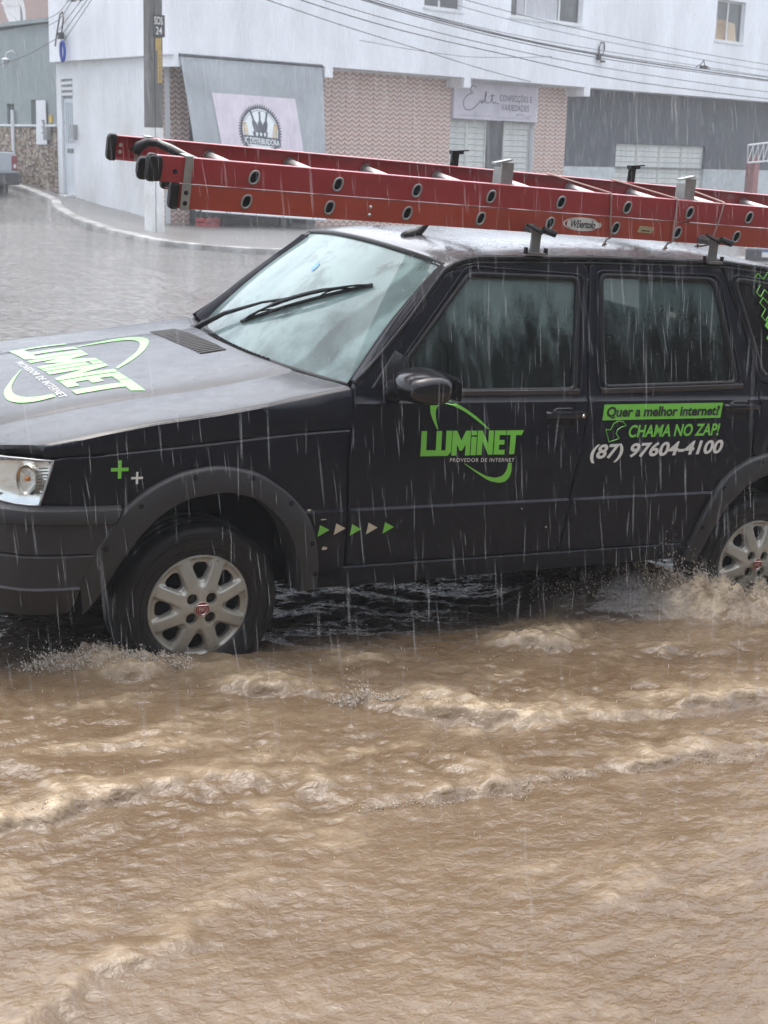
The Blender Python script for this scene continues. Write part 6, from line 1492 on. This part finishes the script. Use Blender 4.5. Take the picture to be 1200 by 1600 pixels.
# ================================================================== OTHER VEHICLES
def box_car(name, label, loc, rotz, paint, pickup):
    """x forward from the rear bumper, y to the left, z up"""
    root = thing(name, label, 'car' if not pickup else 'pickup truck', loc, rotz)
    L = 4.9 if pickup else 3.9; W = .86 if pickup else .82; zb = .42 if pickup else .30
    def sec(x, top, w, inset=0.):
        return [(x, -w, zb), (x, -w-.015, zb+.22), (x, -w, top-.06), (x, -w+.05+inset, top), (x, w-.05-inset, top), (x, w, top-.06), (x, w+.015, zb+.22), (x, w, zb), (x, -w, zb)]
    tb = 1.06 if pickup else .95; mb = MB()
    xs_ = [(0, tb-.02, W-.04), (.06, tb, W), (1.4, tb, W), (3.2 if not pickup else 3.7, tb-.02, W), (L-.5, tb-.14, W-.02), (L-.05, tb-.22, W-.08), (L, tb-.40, W-.14)]
    P = [sec(*s_) for s_ in xs_]; mb.grid(P); mb.poly(P[0][:-1]); mb.poly(P[-1][:-1][::-1]); b_ = bevel(build('body', mb, paint, root, smooth=40), .02, 2)
    c0, c1, c2, c3 = (1.55, 1.75, 2.9, 3.55) if pickup else (.10, .55, 2.2, 2.95); ht = 1.62 if pickup else 1.46
    mb = MB(); cab = [[(c0, -W+.04, tb-.01), (c0, W-.04, tb-.01)], [(c1, -W+.16, ht-.04), (c1, W-.16, ht-.04)], [((c1+c2)/2, -W+.17, ht), ((c1+c2)/2, W-.17, ht)], [(c2, -W+.16, ht-.05), (c2, W-.16, ht-.05)], [(c3, -W+.05, tb-.03), (c3, W-.05, tb-.03)]]
    mb.grid(cab)
    for k in (0, 1): mb.poly([r[k] for r in cab])
    cb = bevel(build('cab', mb, paint, root), .03, 2)
    # glass laid 4 mm proud of the cab
    def quad_glass(a, b, c, d, push):
        p = [np.array(q, float) for q in (a, b, c, d)]; m_ = sum(p)/4; p = [m_ + (q-m_)*.86 + np.array(push) for q in p]; mb = MB(); mb.poly(p); build('window_pane', mb, DGLASS, cb)
    quad_glass(cab[0][0], cab[0][1], cab[1][1], cab[1][0], (-.006, 0, .004)); quad_glass(cab[3][0], cab[3][1], cab[4][1], cab[4][0], (.006, 0, .005))
    for k, sg in ((0, -1), (1, 1)):
        mid = ((c0+c3)/2-.1); quad_glass((c0+.12, cab[0][k][1], tb), (mid, cab[0][k][1], tb), (mid, cab[1][k][1], ht-.05), (c1+.02, cab[1][k][1], ht-.05), (0, .008*sg, .002)); quad_glass((mid+.08, cab[0][k][1], tb), (c3-.12, cab[0][k][1], tb), (c2, cab[1][k][1], ht-.05), (mid+.08, cab[1][k][1], ht-.05), (0, .008*sg, .002))
    for sg in (-1, 1):
        mb = MB(); mb.box(-.015, .10, sg*(W-.07)-.065, sg*(W-.07)+.075, .66 if pickup else .62, .98 if pickup else .90); bevel(build('tail_lamp', mb, REDV, root), .02, 2)
        mb = MB(); mb.box(-.019, -.0155, sg*(W-.07)-.03, sg*(W-.07)+.03, .72, .80); build('lamp_lens', mb, WHITEV, root)
        mb = MB(); mb.box(L-.16, L-.02, sg*(W-.22)-.1, sg*(W-.22)+.1, .60, .74); bevel(build('headlamp', mb, WHITEV, root), .02, 2)
    mb = MB(); mb.box(-.10, .16, -W-.005, W+.005, .36, .62 if pickup else .60); bevel(build('rear_bumper', mb, mat('bumper_dark', (.035,.036,.04), rough=.5), root), .03, 2)
    mb = MB(); mb.box(L-.14, L+.08, -W+.02, W-.02, .30, .56); bevel(build('front_bumper', mb, mat('bumper_dark', (.035,.036,.04), rough=.5), root), .03, 2)
    py_ = 0 if pickup else .30
    mb = MB(); mb.box(-.112, -.103, py_-.20, py_+.20, .44, .57); pl = build('number_plate', mb, WHITEV, root); mb = MB(); mb.box(-.1145, -.1125, py_-.198, py_+.198, .54, .568); build('plate_strip', mb, mat('plate_blue', (.03,.09,.40), rough=.4), pl)
    for x in (.85, L-.85):
        for sg in (-1, 1):
            mb = MB(); r = .35 if pickup else .29; mb.lathe([(0,-.09),(r*.6,-.10),(r*.66,-.08),(r*.95,-.10),(r,-.05),(r,.05),(r*.95,.10),(r*.66,.08),(r*.6,.10),(0,.09)], 28, c=(x, sg*(W-.10), r)); build('wheel', mb, RUBBER, root, smooth=40)
    if pickup:
        mb = MB(); mb.box(.06, 1.45, -W+.06, W-.06, tb+.0005, tb+.012); build('bed_cover', mb, BLACKV, root)
        mb = MB(); mb.box(-.012, -.001, -W+.14, W-.14, .66, tb-.05); bevel(build('tailgate', mb, paint, root), .004); mb = MB(); mb.box(-.02, -.0125, -.12, .12, .86, .92); build('tailgate_handle', mb, BLACKV, root)
    return root
SILVER = mat('silver_paint', (.40,.44,.48), rough=.35, metal=.3, coat=.6)
WHITEP = mat('white_paint', (.66,.67,.68), rough=.35, coat=.6)
tp = (7.40, 28.9); c_ = (tp[0] - .9877*.93, tp[1] - .1564*.93)
box_car('pickup_truck', 'silver pickup truck with red tail lamps parked in the side street by the grey house', (c_[0], c_[1], .47), A2, SILVER, True)
hd = math.atan2(.66, .72); dx, dy = math.cos(hd), math.sin(hd); rx, ry = math.sin(hd), -math.cos(hd)
wl_ = (19.15, 18.85); wc = (wl_[0] + rx*.86, wl_[1] + ry*.86)
box_car('parked_hatchback', 'white hatchback with dark bumper and number plate at the right edge behind the black car', (wc[0], wc[1], float(g(np.array(wc[0]), np.array(wc[1])))), hd, WHITEP, False)

# ================================================================== RAIN
RAINM = bpy.data.materials.new('rain_water'); RAINM.use_nodes = True
def rain_mat():
    t = RAINM.node_tree; L = t.links; t.nodes.clear(); o = S(t, 'ShaderNodeOutputMaterial'); tr = S(t, 'ShaderNodeBsdfTransparent')
    d = S(t, 'ShaderNodeBsdfTranslucent'); d.inputs[0].default_value = (.9,.93,.96,1); d2 = S(t, 'ShaderNodeBsdfDiffuse'); d2.inputs[0].default_value = (.9,.93,.96,1)
    a = S(t, 'ShaderNodeMixShader'); a.inputs[0].default_value = .5; L.new(d.outputs[0], a.inputs[1]); L.new(d2.outputs[0], a.inputs[2])
    m = S(t, 'ShaderNodeMixShader'); m.inputs[0].default_value = .125; L.new(tr.outputs[0], m.inputs[1]); L.new(a.outputs[0], m.inputs[2]); L.new(m.outputs[0], o.inputs[0])
rain_mat()
def rain(n, bx, by, bz, r0, r1, l0, l1, seed):
    q = np.random.RandomState(seed); c = np.stack([q.uniform(*bx, n), q.uniform(*by, n), q.uniform(*bz, n)], 1)
    c[:, 2] += g(c[:, 0], c[:, 1]) + .12
    ti = np.array(TILT).T; lc = c @ ti.T
    ok = ~((lc[:, 0] > -.72) & (lc[:, 0] < 3.0) & (lc[:, 1] > -.05) & (lc[:, 1] < 1.55) & (lc[:, 2] < np.where(lc[:, 0] < .4, 1.0, 1.50)))
    ok &= np.linalg.norm(c - np.array(CAMP), axis=1) > 1.3
    bl_ = (c - np.array(BO)) @ np.array([math.sin(A1), -math.cos(A1), 0]); ok &= ~((bl_ < .75) & (c[:, 0] > 6.))
    c = c[ok]; n = len(c); r = q.uniform(r0, r1, n)[:, None]; l = q.uniform(l0, l1, n)[:, None]
    d = np.stack([q.normal(.09, .05, n), q.normal(.0, .05, n), -np.ones(n)], 1); d /= np.linalg.norm(d, axis=1)[:, None]
    V = np.zeros((n, 5, 3)); V[:, 0] = c - d*l*.6; V[:, 4] = c + d*l*.4
    for k in range(3): a = 2*math.pi*k/3; V[:, 1+k] = c + d*l*.1 + r*np.array([math.cos(a), math.sin(a), 0])
    F0 = np.array([(0,1,2),(0,2,3),(0,3,1),(4,2,1),(4,3,2),(4,1,3)]); F = (F0[None] + 5*np.arange(n)[:, None, None]).reshape(-1, 3)
    me = bpy.data.meshes.new('rain'); me.from_pydata(V.reshape(-1, 3).tolist(), [], F.tolist()); me.update(); shade(me, 180)
    o = mesh_obj('rain', me, RAINM); o['kind'] = 'stuff'
rain(17000, (-3.2,4.2), (-3.4,2.4), (0,3.2), .0003,.0007, .03,.12, 1)
rain(18000, (-2.5,14), (2.4,12), (0,5), .0006,.0012, .05,.15, 2)
rain(18000, (2,30), (12,27), (0,6.5), .0009,.002, .08,.22, 3)

# ================================================================== RAIN HAZE
HAZE = bpy.data.materials.new('haze'); HAZE.use_nodes = True
t = HAZE.node_tree; t.nodes.clear(); o_ = S(t, 'ShaderNodeOutputMaterial'); pv = S(t, 'ShaderNodeVolumePrincipled'); pv.inputs['Density'].default_value = .0026; pv.inputs['Color'].default_value = (.93,.95,.98,1); pv.inputs['Anisotropy'].default_value = .2
t.links.new(pv.outputs[0], o_.inputs['Volume'])
if HAZE_ON:
    mb = MB(); mb.box(-310, 310, -70, 410, -16, 12); hz = build('haze', mb, HAZE); hz['kind'] = 'stuff'
